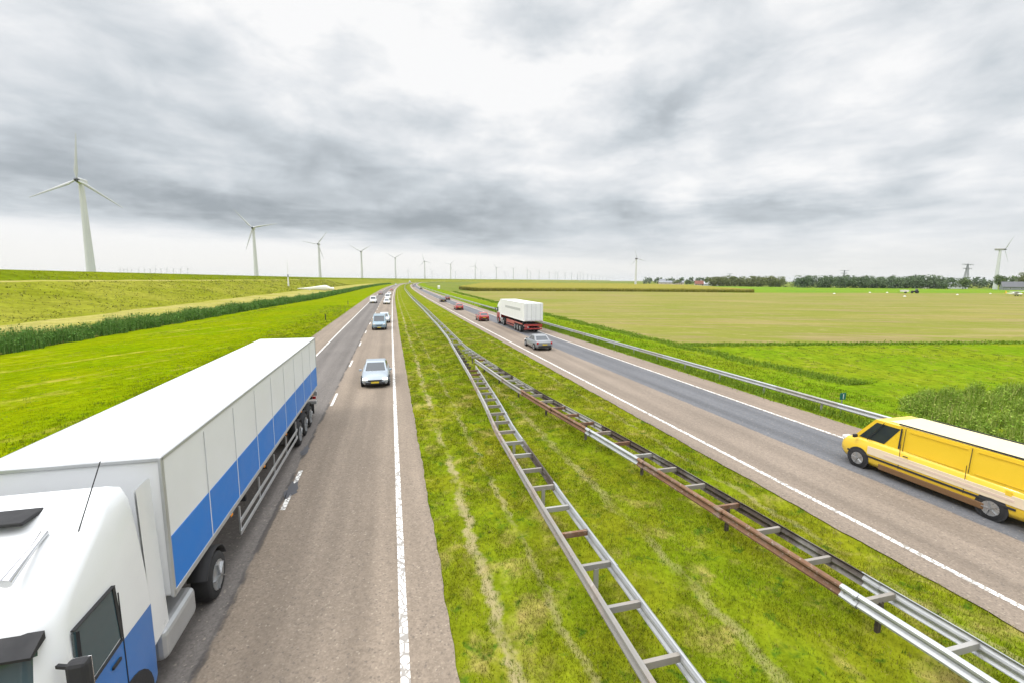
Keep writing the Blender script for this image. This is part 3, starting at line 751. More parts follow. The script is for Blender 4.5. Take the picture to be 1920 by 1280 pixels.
    # cab: rounded sections stacked in height
    def sec(z, xf, xb, hw, r):
        pts = []
        for cx, cy, a0 in ((xf - r, hw - r, 0), (xb + .06, hw - .06, 90), (xb + .06, -hw + .06, 180), (xf - r, -hw + r, 270)):
            rr = r if a0 in (0, 270) else .06
            for a in np.linspace(a0, a0 + 90, 6): pts.append((cx + rr * math.cos(R(a)), cy + rr * math.sin(R(a)), z))
        return pts
    X = xfr; xb = xfr - 2.25
    low = MB().loft([sec(.42, X - .10, xb, 1.22, .22), sec(.55, X - .02, xb, 1.245, .24), sec(1.05, X, xb, 1.25, .26), sec(1.70, X - .05, xb, 1.25, .28), sec(1.80, X - .07, xb, 1.25, .28)]).build('cab_lower', cab_low, t)
    up = MB().loft([sec(1.80, X - .07, xb, 1.25, .28), sec(2.30, X - .14, xb, 1.23, .28), sec(2.85, X - .26, xb, 1.19, .30), sec(3.05, X - .38, xb, 1.17, .34), sec(3.35, X - .80, xb, 1.14, .40), sec(3.62, X - 1.25, xb, 1.10, .42), sec(3.80, X - 1.65, xb, 1.02, .30), sec(3.86, X - 1.80, xb + .1, .92, .2)]).build('cab_upper', cab_up, t)
    g = MB().loft([[(q[0] + .012, q[1], q[2]) for q in sec(z, X - o, xb, h - .05, r) if q[0] > X - o - r - .02][6:] + [(q[0] + .012, q[1], q[2]) for q in sec(z, X - o, xb, h - .05, r) if q[0] > X - o - r - .02][:6] for z, o, h, r in ((1.86, .075, 1.25, .28), (2.30, .135, 1.235, .28), (2.76, .225, 1.20, .30))], closed=False)
    g.build('windscreen', M['glass_truck'], t)
    vis = MB(); vis.loft([[(X - .30, y * 1.1, 2.80), (X - .06, y * 1.1, 2.72), (X - .05, y * 1.1, 2.76), (X - .30, y * 1.1, 2.90)] for y in (-1, -.5, 0, .5, 1)], smooth=False); vis.build('sun_visor', M['dark'], t)
    wp = MB()
    for y in (-.45, .25): wp.bar((X - .03, y, 1.90), (X - .06, y + .50, 2.24), .025, .02)
    wp.build('wiper', M['dark'], t)
    for sd in (-1, 1):
        q = [(X - 1.35, sd * 1.258, 1.90), (X - .42, sd * 1.258, 1.82), (X - .50, sd * 1.222, 2.66), (X - 1.35, sd * 1.222, 2.66)]
        MB().quad(q if sd < 0 else q[::-1]).build('side_window', M['glass_truck'], t)
        MB().box((X - 1.42, sd * 1.252, 1.55), (.014, .012, 2.0)).build('door_seam', M['dark'], t)
        MB().rbox((X - 1.20, sd * 1.262, 1.62), (.20, .03, .05), .01).build('door_handle', M['dark'], t)
        mr = MB().rbox((X - .18, sd * 1.45, 2.28), (.15, .22, .52), .05).build('mirror', M['dark'], t)
        MB().rbox((X - .262, sd * 1.45, 2.28), (.012, .18, .46), .004).build('mirror_glass', M['chrome'], mr)
        MB().bar((X - .25, sd * 1.20, 2.45), (X - .18, sd * 1.40, 2.45), .04).bar((X - .25, sd * 1.20, 2.12), (X - .18, sd * 1.40, 2.12), .04).build('mirror_arm', M['dark'], mr)
        MB().rbox((X - .03, sd * .92, .74), (.20, .38, .20), .05).build('headlight', M['clear_lens'], t)
        MB().rbox((X - .10, sd * 1.17, .98), (.16, .12, .10), .03).build('indicator', M['amber'], t)
        st = MB()
        for z in (.42, .78): st.rbox((X - .75, sd * 1.235, z), (.52, .06, .07), .01)
        st.build('step', M['dark'], t)
        ar = MB().tube((X - 1.45, sd * 1.20, .50), (X - 1.45, sd * 1.262, .50), .60, n=26); ar.build('wheel_arch', M['dark'], t)
        sf = MB().loft([[(xb - .02, sd * 1.22, 1.0), (xb - .02, sd * 1.18, 3.7)], [(xb - .60, sd * 1.18, 1.0), (xb - .52, sd * 1.15, 3.7)], [(xb - .58, sd * 1.15, 1.0), (xb - .50, sd * 1.12, 3.7)], [(xb - .02, sd * 1.19, 1.0), (xb - .02, sd * 1.15, 3.7)]], smooth=False, closed=False)
        sf.build('side_fairing', cab_up, t)
    gr = MB(); gr.rbox((X - .012, 0, 1.30), (.05, 1.66, .78), .02)
    for i in range(7): gr.rbox((X - .005 + .012, 0, .98 + i * .105), (.05, 1.70, .055), .015)
    gr.build('grille', M['dark'], t)
    MB().rbox((X - .03, 0, .58), (.14, 2.36, .30), .06, seg=3).build('bumper', cab_low, t)
    MB().box((X + .046, 0, .58), (.012, .52, .11)).build('number_plate', M['plate_y'], t)
    if roofbox:
        MB().rbox((X - 1.55, 0, 3.79), (.55, .75, .06), .02).build('roof_hatch', M['dark'], t)
        for sd in (-1, 1):
            hn_ = MB().tube((X - 1.05, sd * .62, 3.58), (X - .55, sd * .62, 3.40), .035, .07, n=10); hn_.tube((X - 1.25, sd * .62, 3.66), (X - 1.05, sd * .62, 3.58), .05, .035, n=10); hn_.build('air_horn', M['chrome'], t)
            MB().tube((X - 1.3, sd * .95, 3.58), (X - 1.9, sd * .97, 4.35), .008, n=6).build('aerial', M['dark'], t)
            q = [(X - .50, sd * 1.264, 1.86), (X - .58, sd * 1.230, 2.62)]
            MB().bar(q[0], q[1], .05, .012).bar((X - 1.38, sd * 1.262, 1.88), (X - 1.38, sd * 1.226, 2.68), .06, .012).bar((X - 1.38, sd * 1.262, 1.86), (X - .46, sd * 1.262, 1.80), .05, .012).bar((X - 1.38, sd * 1.228, 2.69), (X - .52, sd * 1.228, 2.68), .05, .012).build('window_seal', M['dark'], t)
            MB().box((X - .40, sd * 1.256, 1.35), (.012, .012, 1.5)).build('door_seam', M['dark'], t)
            MB().rbox((X - .9, sd * 1.256, 1.12), (.9, .02, .10), .006).build('side_trim', M['chrome'], t)
        MB().rbox((X + .0, 0, 1.73), (.03, 1.5, .05), .01).build('trim_strip', M['chrome'], t)
        MB().rbox((X + .042, 0, .42), (.03, 1.5, .10), .01).build('air_intake', M['dark'], t)
        for sd in (-1, 1): MB().rbox((X + .035, sd * .98, .50), (.03, .26, .09), .01).build('fog_lamp', M['clear_lens'], t)
        for sd in (-1, 1): MB().rbox((X - .01, sd * .92, .74), (.12, .50, .30), .05).build('headlight_surround', M['dark'], t)
    return t
make_truck('articulated_truck', 15.5, -5.20, False, 'long white articulated truck with blue side band running off the lower left corner', paint('truck_white', (.70, .71, .72), .3), paint('truck_blue', (.012, .145, .46)), solid('white_curtain', (.69, .70, .71), .5, var=.08, scale=.8), solid('blue_curtain', (.008, .165, .56), .45, var=.1, scale=.8), M['galv'], z_box=1.42, band_z=(1.48, 2.50), Lb=16.5)
tr_red = paint('truck_red', (.34, .030, .026))
make_truck('box_truck', 65.4, 18.05, True, 'white box truck with red lower chassis driving away on the right carriageway', paint('truck_white2', (.76, .77, .77), .3), tr_red, solid('white_box', (.78, .79, .79), .4, var=.05, scale=.8), None, tr_red, z_box=1.62, skirt=tr_red, roofbox=False)
make_truck('distant_truck', 1010, -5.0, False, 'tiny distant white truck at the far end of the left carriageway', PAINT['truck_white'], white, PAINT['truck_white'], None, M['galv'], roofbox=False)
#--SECTION3--
# ------------------------------------------------------------------ wind turbines
M['tower'] = solid('tower_paint', (.56, .57, .57), .5, var=.06, scale=.2)
M['blade'] = solid('blade_paint', (.50, .51, .52), .4, var=.05, scale=.3)
M['nacelle'] = solid('nacelle_dark', (.045, .05, .055), .5, var=.2)
def turbine_kit(hub, rot, base_r, nac=(6.5, 2.6, 2.8), nac_mat='tower', hub_mat='nacelle', phase=0.0):
    """returns meshes: tower, nacelle, hub, blade (rotor axis along +x, in front of the tower)"""
    def mesh(m, mats):
        o = m.build('tmp', mats); me = o.data; bpy.data.objects.remove(o); return me
    top_r = base_r * .52; n = 20
    tw = MB().loft([[(r * math.cos(a), r * math.sin(a), z) for a in np.linspace(0, 2 * math.pi, n + 1)[:-1]] for z, r in ((0, base_r), (hub * .25, base_r * .86), (hub * .6, base_r * .68), (hub - nac[2] / 2, top_r))])
    na = MB().rbox((-nac[0] * .12, 0, 0), nac, min(nac[1:]) * .28, seg=3)
    hb = MB().loft([[(x, r * math.cos(a), r * math.sin(a)) for a in np.linspace(0, 2 * math.pi, 15)[:-1]] for x, r in ((nac[0] * .38, .95 * nac[2] / 2.8), (nac[0] * .38 + 1.0, 1.15 * nac[2] / 2.8), (nac[0] * .38 + 2.0, .8 * nac[2] / 2.8), (nac[0] * .38 + 2.5, .15))])
    secs = []
    for f, ch, th, tws in ((0, .035, .035, 0), (.05, .035, .035, 0), (.16, .075, .024, 16), (.4, .054, .015, 8), (.75, .030, .008, 3), (.97, .015, .004, 0), (1.0, .008, .003, 0)):
        c, h = ch * rot, th * rot; a0 = R(tws); q = []
        for a in np.linspace(0, 2 * math.pi, 11)[:-1]:
            u, w = c * (.5 * math.cos(a) - (.15 if f > .1 else 0)), h * .5 * math.sin(a)
            q.append((nac[0] * .38 + 1.0 + w * math.cos(a0) - u * math.sin(a0), u * math.cos(a0) + w * math.sin(a0), f * rot + .6))
        secs.append(q)
    bl = MB().loft(secs)
    return dict(tower=mesh(tw, [M['tower']]), nacelle=mesh(na, [M[nac_mat]]), hub=mesh(hb, [M[hub_mat]]), blade=mesh(bl, [M['blade']]), H=hub)
def place_turbine(kit, x, y, yaw, phase, label, group, name='wind_turbine', zb=0.0, scale=1.0):
    t = empty(name, (x, y, zb), 0); t.scale = (scale,) * 3; tag(t, label, 'wind turbine', group)
    def child(nm, me, par, loc=(0, 0, 0), rot=(0, 0, 0)):
        o = bpy.data.objects.new(nm, me); COL.objects.link(o); o.parent = par; o.location = loc; o.rotation_euler = rot; return o
    child('tower', kit['tower'], t)
    n = child('nacelle', kit['nacelle'], t, (0, 0, kit['H']), (0, 0, yaw))
    h = child('hub', kit['hub'], t, (0, 0, kit['H']), (0, 0, yaw))
    for k in range(3):
        o = child('blade', kit['blade'], t, (0, 0, kit['H']))
        o.rotation_euler = (Matrix.Rotation(yaw, 3, 'Z') @ Matrix.Rotation(phase + k * 2 * math.pi / 3, 3, 'X')).to_euler()
    return t
kit = turbine_kit(60.0, 24.0, 2.35)
ROW = [(-239,261),(-274,492),(-297,710),(-292,893),(-292,1150),(-255,1339),(-215,1604),(-143,1773),(-69,1985),(5,2195),(79,2445),(158,2716),(244,3037),(315,3186),(394,3430),(465,3599),(551,3884),(628,4071),(702,4281),(781,4515),(885,4878),(983,5187),(1063,5411),(1235,6019),(1364,6513)]
ORD = ['first','second','third','fourth','fifth','sixth','seventh','eighth','ninth','tenth','eleventh','twelfth','thirteenth','fourteenth','fifteenth','sixteenth','seventeenth','eighteenth','nineteenth','twentieth','twenty first','twenty second','twenty third','twenty fourth','twenty fifth']
PH = [R(q) for q in (-5, 42, 80, 60, 60, 15, 75, 100, 33, 60, 5, 90, 20, 70, 40, 110, 55, 0, 85, 30, 65, 95, 10, 50, 75)]
for i, (x, y) in enumerate(ROW):
    lab = 'largest and nearest white wind turbine at the far left behind the grass dyke' if i == 0 else f'{ORD[i]} wind turbine from the left in the tall row along the dyke'
    place_turbine(kit, x, y, math.atan2(-y, -x) + R(-28 if i == 0 else (-18 + 5 * math.sin(i * 2.1))), PH[i], lab, 'wind turbines along the dyke')
kit2 = turbine_kit(60.0, 22.0, 1.9)
for i, (x, y) in enumerate([(-638,2813),(-515,2950),(-384,3102),(-216,3155),(-51,3213),(126,3202),(297,3192),(483,3272)]):
    place_turbine(kit2, x, y, math.atan2(-y, -x), i * .7, f'{ORD[i]} from the left of the short distant wind turbines between the tall dyke row', 'distant wind turbines behind the dyke row')
for i, (x, y) in enumerate([(-2447,2870),(-2418,2863),(-2392,2857),(-2357,2849),(-2280,2804),(-2233,2793),(-2193,2785),(-2116,2727),(-2076,2718),(-2035,2709),(-1988,2698),(-1939,2688),(-1835,2601)]):
    place_turbine(kit2, x, y, math.atan2(-y, -x) + .3, i * .9, f'{ORD[i]} from the left of the tiny turbines peeping over the dyke at left', 'tiny wind turbines beyond the dyke')
kit3 = turbine_kit(40.5, 15.0, 1.9, nac=(7.5, 1.9, 2.0), nac_mat='galv_dull', hub_mat='nacelle')
place_turbine(kit3, 497, 472, R(-12), R(35), 'white farm wind turbine seen from the side at the far right before the trees', 'wind turbines on the farmland')
kit4 = turbine_kit(37.5, 13.0, 1.5, nac=(5.0, 2.2, 2.2), nac_mat='nacelle')
place_turbine(kit4, 174, 648, math.atan2(-648, -174) + .3, R(15), 'lone grey wind turbine on the flat field in the middle distance right of the road', 'wind turbines on the farmland')

# ------------------------------------------------------------------ electricity pylons
M['steel'] = solid('pylon_steel', (.26, .28, .29), .6, .3, var=.15)
def pylon(x, y, h, span, label, yaw=0.0):
    t = empty('electricity_pylon', (x, y, -.2), yaw); tag(t, label, 'pylon', 'electricity pylons')
    m = MB(); w = h * .085; th = h * .008
    lv = [0, .18, .34, .48, .60, .71, .81, .90, 1.0]; wd = lambda f: w * (1 - f) ** 1.1 + h * .018
    for i in range(len(lv) - 1):
        a, b = lv[i], lv[i + 1]; wa, wb = wd(a), wd(b); ca = [(-wa, -wa), (wa, -wa), (wa, wa), (-wa, wa)]; cb = [(-wb, -wb), (wb, -wb), (wb, wb), (-wb, wb)]
        for k in range(4):
            p, q = ca[k], cb[k]; r_, s_ = ca[(k + 1) % 4], cb[(k + 1) % 4]
            m.bar((*p, a * h), (*q, b * h), th * 1.5); m.bar((*p, a * h), (*s_, b * h), th); m.bar((*r_, a * h), (*q, b * h), th); m.bar((*q, b * h), (*s_, b * h), th)
    m.build('lattice_mast', M['steel'], t)
    for f, sp in ((.985, span), (.80, span * .80)):
        c = MB(); z = f * h
        for sd in (-1, 1):
            c.bar((0, -wd(f), z), (sd * sp, 0, z), th * 1.4); c.bar((0, wd(f), z), (sd * sp, 0, z), th * 1.4); c.bar((0, 0, z - h * .05), (sd * sp, 0, z), th * 1.2)
            for k in range(1, 5): c.bar((sd * sp * k / 5, 0, z), (sd * sp * (k - .6) / 5, 0, z - h * .05 * (1 - k / 5)), th)
            for k in (.5, .98): c.tube((sd * sp * k, 0, z), (sd * sp * k, 0, z - h * .055), th * .9, n=6)
        c.build('cross_arm', M['steel'], t)
pylon(1010, 1023, 48, 20, 'tall twin arm lattice pylon left of the white farm turbine above the trees', R(20))
pylon(1010, 1400, 42, 20, 'faint distant lattice pylon peeping above the middle of the wood', R(20))
pylon(1050, 2220, 44, 18, 'faintest lattice pylon above the left end of the wood', R(20))

# ------------------------------------------------------------------ mast and long white blade by the dyke
M['white_paint'] = solid('white_paint', (.72, .72, .70), .5, var=.06)
t = empty('signal_mast', (-149, 305, .6)); tag(t, 'slender white mast with a thick lower half standing at the foot of the dyke', 'mast')
MB().loft([[(r * math.cos(a), r * math.sin(a), z) for a in np.linspace(0, 2 * math.pi, 15)[:-1]] for z, r in ((0, .55), (7.5, .42))]).build('lower_tube', M['white_paint'], t)
MB().tube((0, 0, 7.5), (0, 0, 9.3), .40, n=12).build('collar', M['steel'], t)
MB().tube((0, 0, 9.3), (0, 0, 19.0), .20, .10, n=10).build('upper_tube', M['white_paint'], t)
t = empty('turbine_blade', (-121, 283, -.1), R(12)); tag(t, 'long white rotor blade lying on the dry grass beyond the reeds', 'rotor blade')
secs = []
for x, ch, th in ((-11, .25, .10), (-9, .8, .35), (-5, 1.5, .6), (0, 2.3, .9), (4.0, 3.2, 1.2), (5.5, 3.3, 1.3), (7.2, 2.3, 1.6), (8.2, 1.7, 1.7), (10.2, 1.7, 1.7)):
    secs.append([(x, th * .5 * math.sin(a), 1.2 + ch * (.5 * math.cos(a)) + (.15 * ch if ch > 2.2 else 0)) for a in np.linspace(0, 2 * math.pi, 15)[:-1]])
MB().loft(secs).build('shell', M['white_paint'], t)
for x, w in ((9.4, 1.6), (-4, .9)):
    m = MB(); m.box((x, 0, .30), (.5, w + .8, .8)); m.box((x, -w / 2 - .3, .6), (.4, .2, 1.4)); m.build('cradle', M['white_paint'], t)

# white cabinet beside the maize, field markers, aircraft and tractor
t = empty('roadside_cabinet', (-56.0, 349, -.1), R(15)); tag(t, 'small white cabinet beside the right guardrail at the corner of the maize', 'cabinet')
MB().rbox((0, 0, 1.0), (1.6, 2.2, 2.0), .08).build('housing', M['white_paint'], t)
MB().loft([[(-.9, -1.2, 2.0), (-.9, 0, 2.5), (-.9, 1.2, 2.0)], [(.9, -1.2, 2.0), (.9, 0, 2.5), (.9, 1.2, 2.0)]], smooth=False).build('roof', M['white_paint'], t)
MB().box((-.82, 0, .95), (.03, 1.2, 1.7)).build('door', M['galv_dull'], t)
for (x, y), lab in zip([(190, 270), (236, 302), (249, 304), (194, 226), (254, 261), (303, 290)],
        ['white field marker nearest the left, in front of the dark wood', 'left one of the two close white markers before the dark wood', 'right one of the two close white markers before the dark wood', 'white marker lowest in the photo, left of the dark tractor', 'white marker between the dark tractor and the white farm turbine', 'white marker lying just below the white farm turbine']):
    t = empty('field_marker', (x, y, -.12), R(35)); t.scale = (.8, .8, .7); tag(t, lab, 'marker', 'white markers on the field')
    MB().loft([[(-1.1, -.6, 0), (-.8, 0, .75), (-1.1, .6, 0)], [(1.1, -.6, 0), (.8, 0, .75), (1.1, .6, 0)]], smooth=False).build('marker_panel', M['white_paint'], t)
    MB().box((0, 0, .03), (2.5, 1.4, .06)).build('base_plate', M['galv_dull'], t)
t = empty('light_aircraft', (268, 243, -.12), R(-75)); tag(t, 'small white high wing aircraft parked on the field at the right edge', 'aircraft')
def ring(x, w, z0, z1): return [(x, w * math.cos(a), (z0 + z1) / 2 + (z1 - z0) / 2 * math.sin(a)) for a in np.linspace(0, 2 * math.pi, 13)[:-1]]
MB().loft([ring(2.3, .15, 1.0, 1.3), ring(1.9, .45, .75, 1.6), ring(.8, .58, .65, 1.75), ring(.3, .6, .6, 2.25), ring(-1.0, .58, .65, 2.2), ring(-2.2, .35, .9, 1.7), ring(-4.6, .12, 1.2, 1.45)]).build('fuselage', M['white_paint'], t)
MB().loft([[(.75, y, 2.32 + abs(y) * .02), (.3, y, 2.42 + abs(y) * .02), (-.75, y, 2.28 + abs(y) * .02), (.2, y, 2.22 + abs(y) * .02)] for y in (-5.4, -2, 0, 2, 5.4)]).build('wing', M['white_paint'], t)
MB().loft([[(-3.9, 0, 1.4), (-4.0, .05, 1.4), (-4.8, 0, 1.4), (-4.0, -.05, 1.4)], [(-4.5, 0, 2.7), (-4.55, .03, 2.7), (-5.0, 0, 2.7), (-4.55, -.03, 2.7)]]).build('tail_fin', PAINT['yellow'], t)
MB().rbox((-4.4, 0, 1.38), (.8, 2.9, .07), .03).build('tailplane', PAINT['yellow'], t)
for y in (-1.0, 1.0):
    MB().bar((.0, y * .5, .8), (.0, y, .3), .09).build('gear_leg', M['dark'], t); MB().bar((.2, y * .5, .9), (.2, y * 2.6, 2.3), .07).build('strut', M['dark'], t)
    MB().tube((0, y - .09, .28), (0, y + .09, .28), .28, n=14).build('wheel', M['tyre'], t)
MB().tube((1.7, -.07, .24), (1.7, .07, .24), .24, n=14).build('wheel', M['tyre'], t)
MB().bar((2.36, -.85, 1.15), (2.36, .85, 1.15), .05, .14).build('propeller', M['dark'], t)
for q in ([(.82, -.5, 1.70), (.82, .5, 1.70), (.36, .5, 2.2), (.36, -.5, 2.2)],):
    MB().quad([(x + .03, y, z + .02) for x, y, z in q]).build('windscreen', M['glass'], t)
t = empty('tractor', (259, 294, -.1), R(150)); tag(t, 'dark tractor with a pale trailer standing on the far green field before the wood', 'tractor')
MB().rbox((1.2, 0, 1.15), (2.0, .9, .8), .12).build('bonnet', M['dark'], t)
MB().rbox((-.4, 0, .95), (1.6, 1.2, .6), .1).build('body', M['dark'], t)
cbm = MB().loft([[(-1.2, -.8, 1.2), (.35, -.8, 1.2), (.35, .8, 1.2), (-1.2, .8, 1.2)], [(-1.05, -.7, 2.5), (.1, -.7, 2.5), (.1, .7, 2.5), (-1.05, .7, 2.5)]], smooth=False).build('cab', M['glass'], t)
MB().rbox((-.48, 0, 2.56), (1.4, 1.6, .14), .05).build('cab_roof', M['galv_dull'], cbm)
for x, r, w in ((-.7, .85, .5), (1.7, .55, .35)):
    for sd in (-1, 1): MB().tube((x, sd * .95 - w / 2, r), (x, sd * .95 + w / 2, r), r, n=18).build('wheel', M['tyre'], t)
t = empty('farm_trailer', (254, 296.5, -.1), R(150)); tag(t, 'pale farm trailer behind the dark tractor on the far field', 'trailer')
MB().loft([[(-2, -1, .8), (2, -1, .8), (2, 1, .8), (-2, 1, .8)], [(-2.2, -1.15, 2.0), (2.2, -1.15, 2.0), (2.2, 1.15, 2.0), (-2.2, 1.15, 2.0)]], smooth=False).build('hopper', M['white_paint'], t)
for sd in (-1, 1): MB().tube((-.6, sd * .9 - .15, .5), (-.6, sd * .9 + .15, .5), .5, n=16).build('wheel', M['tyre'], t)
MB().bar((2, 0, .7), (3.4, 0, .6), .1).build('drawbar', M['dark'], t)

# ------------------------------------------------------------------ farm buildings
M['brick'] = solid('house_wall', (.50, .43, .36), .85, var=.15, scale=.8)
M['tile'] = solid('roof_tile', (.20, .075, .050), .8, var=.2, scale=.8)
M['slate'] = solid('barn_roof', (.21, .22, .24), .7, var=.12, scale=.5)
M['palesheet'] = solid('pale_sheet', (.50, .53, .56), .5, var=.1, scale=.4)
M['darkroof'] = solid('dark_roof', (.085, .088, .095), .7, var=.2, scale=.4)
def house(x, y, lx, ly, eave, ridge, wall, roof, yaw, label, cat, nwin=4, chimney=False, name='farm_building'):
    t = empty(name, (x, y, -.15), yaw); tag(t, label, cat, 'farm buildings at the horizon')
    MB().loft([[(-lx/2, -ly/2, 0), (-lx/2, ly/2, 0), (-lx/2, ly/2, eave), (-lx/2, 0, ridge - .15), (-lx/2, -ly/2, eave)], [(lx/2, -ly/2, 0), (lx/2, ly/2, 0), (lx/2, ly/2, eave), (lx/2, 0, ridge - .15), (lx/2, -ly/2, eave)]], smooth=False).build('wall', M[wall], t)
    m = MB(); o = .5
    for sd in (-1, 1):
        k = (ridge - eave) / (ly / 2)
        m.loft([[(q, sd * (ly/2 + o), eave - o * k + .05), (q, 0, ridge + .05), (q, 0, ridge - .14), (q, sd * (ly/2 + o), eave - o * k - .14)] for q in (-lx/2 - o, lx/2 + o)], smooth=False)
    rf = m.build('roof', M[roof], t)
    if chimney: MB().box((lx * .3, 0, ridge + .5), (.7, .7, 1.6)).build('chimney', M['brick'], rf)
    for i in range(nwin):
        xx = -lx/2 + lx * (i + .7) / (nwin + .4)
        w = MB().box((xx, -ly/2 - .02, eave * .55), (1.3, .10, 1.3)).build('window', M['white_paint'], t)
        MB().box((xx, -ly/2 - .075, eave * .55), (1.08, .03, 1.08)).build('pane', M['glass'], w)
    MB().box((lx/2 - lx * .08 - .5, -ly/2 - .03, 1.1), (1.4, .10, 2.2)).build('door', M['darkroof'], t)
house(288, 708, 12, 8, 3.0, 7.5, 'brick', 'tile', R(-10), 'farmhouse with red tiled roof and pale walls at the left end of the wood', 'house', 4, True, 'farmhouse')
house(311, 715, 34, 16, 3.2, 6.3, 'palesheet', 'palesheet', R(-24), 'long pale roofed barn just right of the red roofed farmhouse', 'barn', 6)
house(322, 930, 48, 18, 4.0, 7.5, 'brick', 'slate', R(-15), 'low grey roofed barn leftmost among the distant farm buildings', 'barn', 6)
house(322, 985, 12, 10, 6, 11, 'slate', 'slate', R(-15), 'tall narrow grey gabled shed behind the leftmost barn', 'shed', 2)
house(505, 520, 16, 8, 3.2, 7.0, 'palesheet', 'slate', R(-40), 'grey roofed house left of the trees beside the pylon', 'house', 4, True, 'farmhouse')
house(478, 528, 12, 7, 3.0, 6.0, 'white_paint', 'slate', R(-40), 'small white walled house at the right end of the wood', 'house', 3, False, 'farmhouse')
house(494, 432, 46, 20, 3.2, 8.0, 'slate', 'darkroof', R(-40), 'wide dark roofed barn at the right edge beside the bushy trees', 'barn', 6)
house(493, 452, 5, 4, 1.8, 3.2, 'brick', 'tile', R(-40), 'tiny brick shed at the foot of the white farm turbine', 'shed', 1)

# ------------------------------------------------------------------ foliage helpers
def leaf_quads(C, size, r, flat=.0):
    """small randomly turned leaf quads at the points C"""
    n = len(C); a = r.standard_normal((n, 3)); a /= np.linalg.norm(a, axis=1)[:, None]; a[:, 2] *= (1 - flat)
    b = np.cross(a, r.standard_normal((n, 3))); b /= np.linalg.norm(b, axis=1)[:, None]
    s = (np.asarray(size) * (.6 + .8 * r.random(n)))[:, None]; w = s * .62
    V = np.stack([C - a * s, C + b * w, C + a * s, C - b * w], 1).reshape(-1, 3)
    return V, np.arange(4 * n).reshape(-1, 4)
def blades(x, y, z, h, w, r, lean=.35, tip=0.0):
    """single-triangle grass blades"""
    n = len(x); az = r.random(n) * 2 * np.pi; la = np.abs(r.standard_normal(n)) * lean * h; lz = r.random(n) * 2 * np.pi
    base = np.stack([x, y, z], 1); dx = np.stack([np.cos(az) * w / 2, np.sin(az) * w / 2, np.zeros(n)], 1)
    tp = base + np.stack([np.cos(lz) * la, np.sin(lz) * la, np.sqrt(np.maximum(h * h - la * la, (h * .3) ** 2))], 1)
    V = np.stack([base - dx, base + dx, tp], 1).reshape(-1, 3)
    return V, np.arange(3 * n).reshape(-1, 3)
LEAF_TREE = [(0, (.060, .105, .030)), (.5, (.100, .155, .045)), (1, (.17, .22, .07))]
LEAF_OLIVE = [(0, (.10, .125, .045)), (.5, (.15, .175, .06)), (1, (.22, .24, .10))]
LEAF_WOOD = [(0, (.070, .115, .060)), (.5, (.110, .160, .080)), (1, (.165, .215, .110))]
M['leaf_tree'] = leafmat('leaf_tree', LEAF_TREE); M['leaf_olive'] = leafmat('leaf_olive', LEAF_OLIVE); M['leaf_wood'] = leafmat('leaf_wood', LEAF_WOOD)
M['bark'] = solid('bark', (.09, .075, .06), .9, var=.3, scale=2)
def crown_points(r, n, rx, rz, lobes=7):
    """points in an uneven crown made of overlapping lobes"""
    c = r.standard_normal((lobes, 3)) * np.array([rx * .45, rx * .45, rz * .38]); q = r.integers(0, lobes, n)
    p = r.standard_normal((n, 3)); p /= np.linalg.norm(p, axis=1)[:, None]; p *= (r.random(n) ** .4)[:, None]
    return c[q] + p * np.array([rx, rx, rz]) * (.35 + .30 * r.random((lobes, 1))[q])
def tree(x, y, h, w, mat, seed, label, leaf=.55, n=900, name='tree', low=.18):
    r = np.random.default_rng(seed); t = empty(name, (x, y, -.15)); tag(t, label, 'tree', 'trees among the farm buildings')
    m = MB(); m.tube((0, 0, 0), (0, 0, h * .5), h * .030, h * .016, n=8)
    for k in range(6):
        a = k * 1.1 + r.random(); z = h * (.25 + .07 * k); m.tube((0, 0, z), (math.cos(a) * w * .3, math.sin(a) * w * .3, z + h * .2), h * .012, h * .005, n=6)
    m.build('trunk', M['bark'], t)
    p = crown_points(r, n, w * .5, h * (1 - low) * .5); p[:, 2] = np.clip(p[:, 2] + h * (low + (1 - low) * .5), h * low * .6, h * 1.04)
    V, Fc = leaf_quads(p, np.full(n, leaf), r)
    link('crown', arr_mesh('crown', V, Fc, 4, attr=np.repeat(r.random(n), 4)), M[mat], t)
tree(330, 905, 13, 11, 'leaf_tree', 11, 'lone rounded dark tree between the leftmost barn and the farmhouse')
tree(310, 775, 8.5, 14, 'leaf_tree', 12, 'low wide dark tree nearest left of the red roofed farmhouse')
tree(301, 790, 8, 13, 'leaf_tree', 13, 'low spreading dark tree beside the wide one left of the farmhouse')
tree(291, 812, 7.5, 12, 'leaf_olive', 14, 'low olive tree leftmost of the clump left of the farmhouse')
tree(302, 716, 11, 8, 'leaf_tree', 15, 'upright dark tree between the red roofed farmhouse and the pale barn')
tree(470, 478, 12, 16, 'leaf_tree', 16, 'rounded dark tree just left of the white farm turbine', n=1500)
tree(458, 486, 10, 13, 'leaf_wood', 17, 'smaller dark tree second to the left of the white farm turbine', n=1200)
tree(486, 457, 14.5, 14, 'leaf_tree', 18, 'big bushy tree just right of the white farm turbine', n=1800)
tree(494, 447, 16.0, 13, 'leaf_olive', 19, 'tallest ragged olive green tree at the right edge beside the dark barn', n=1600)

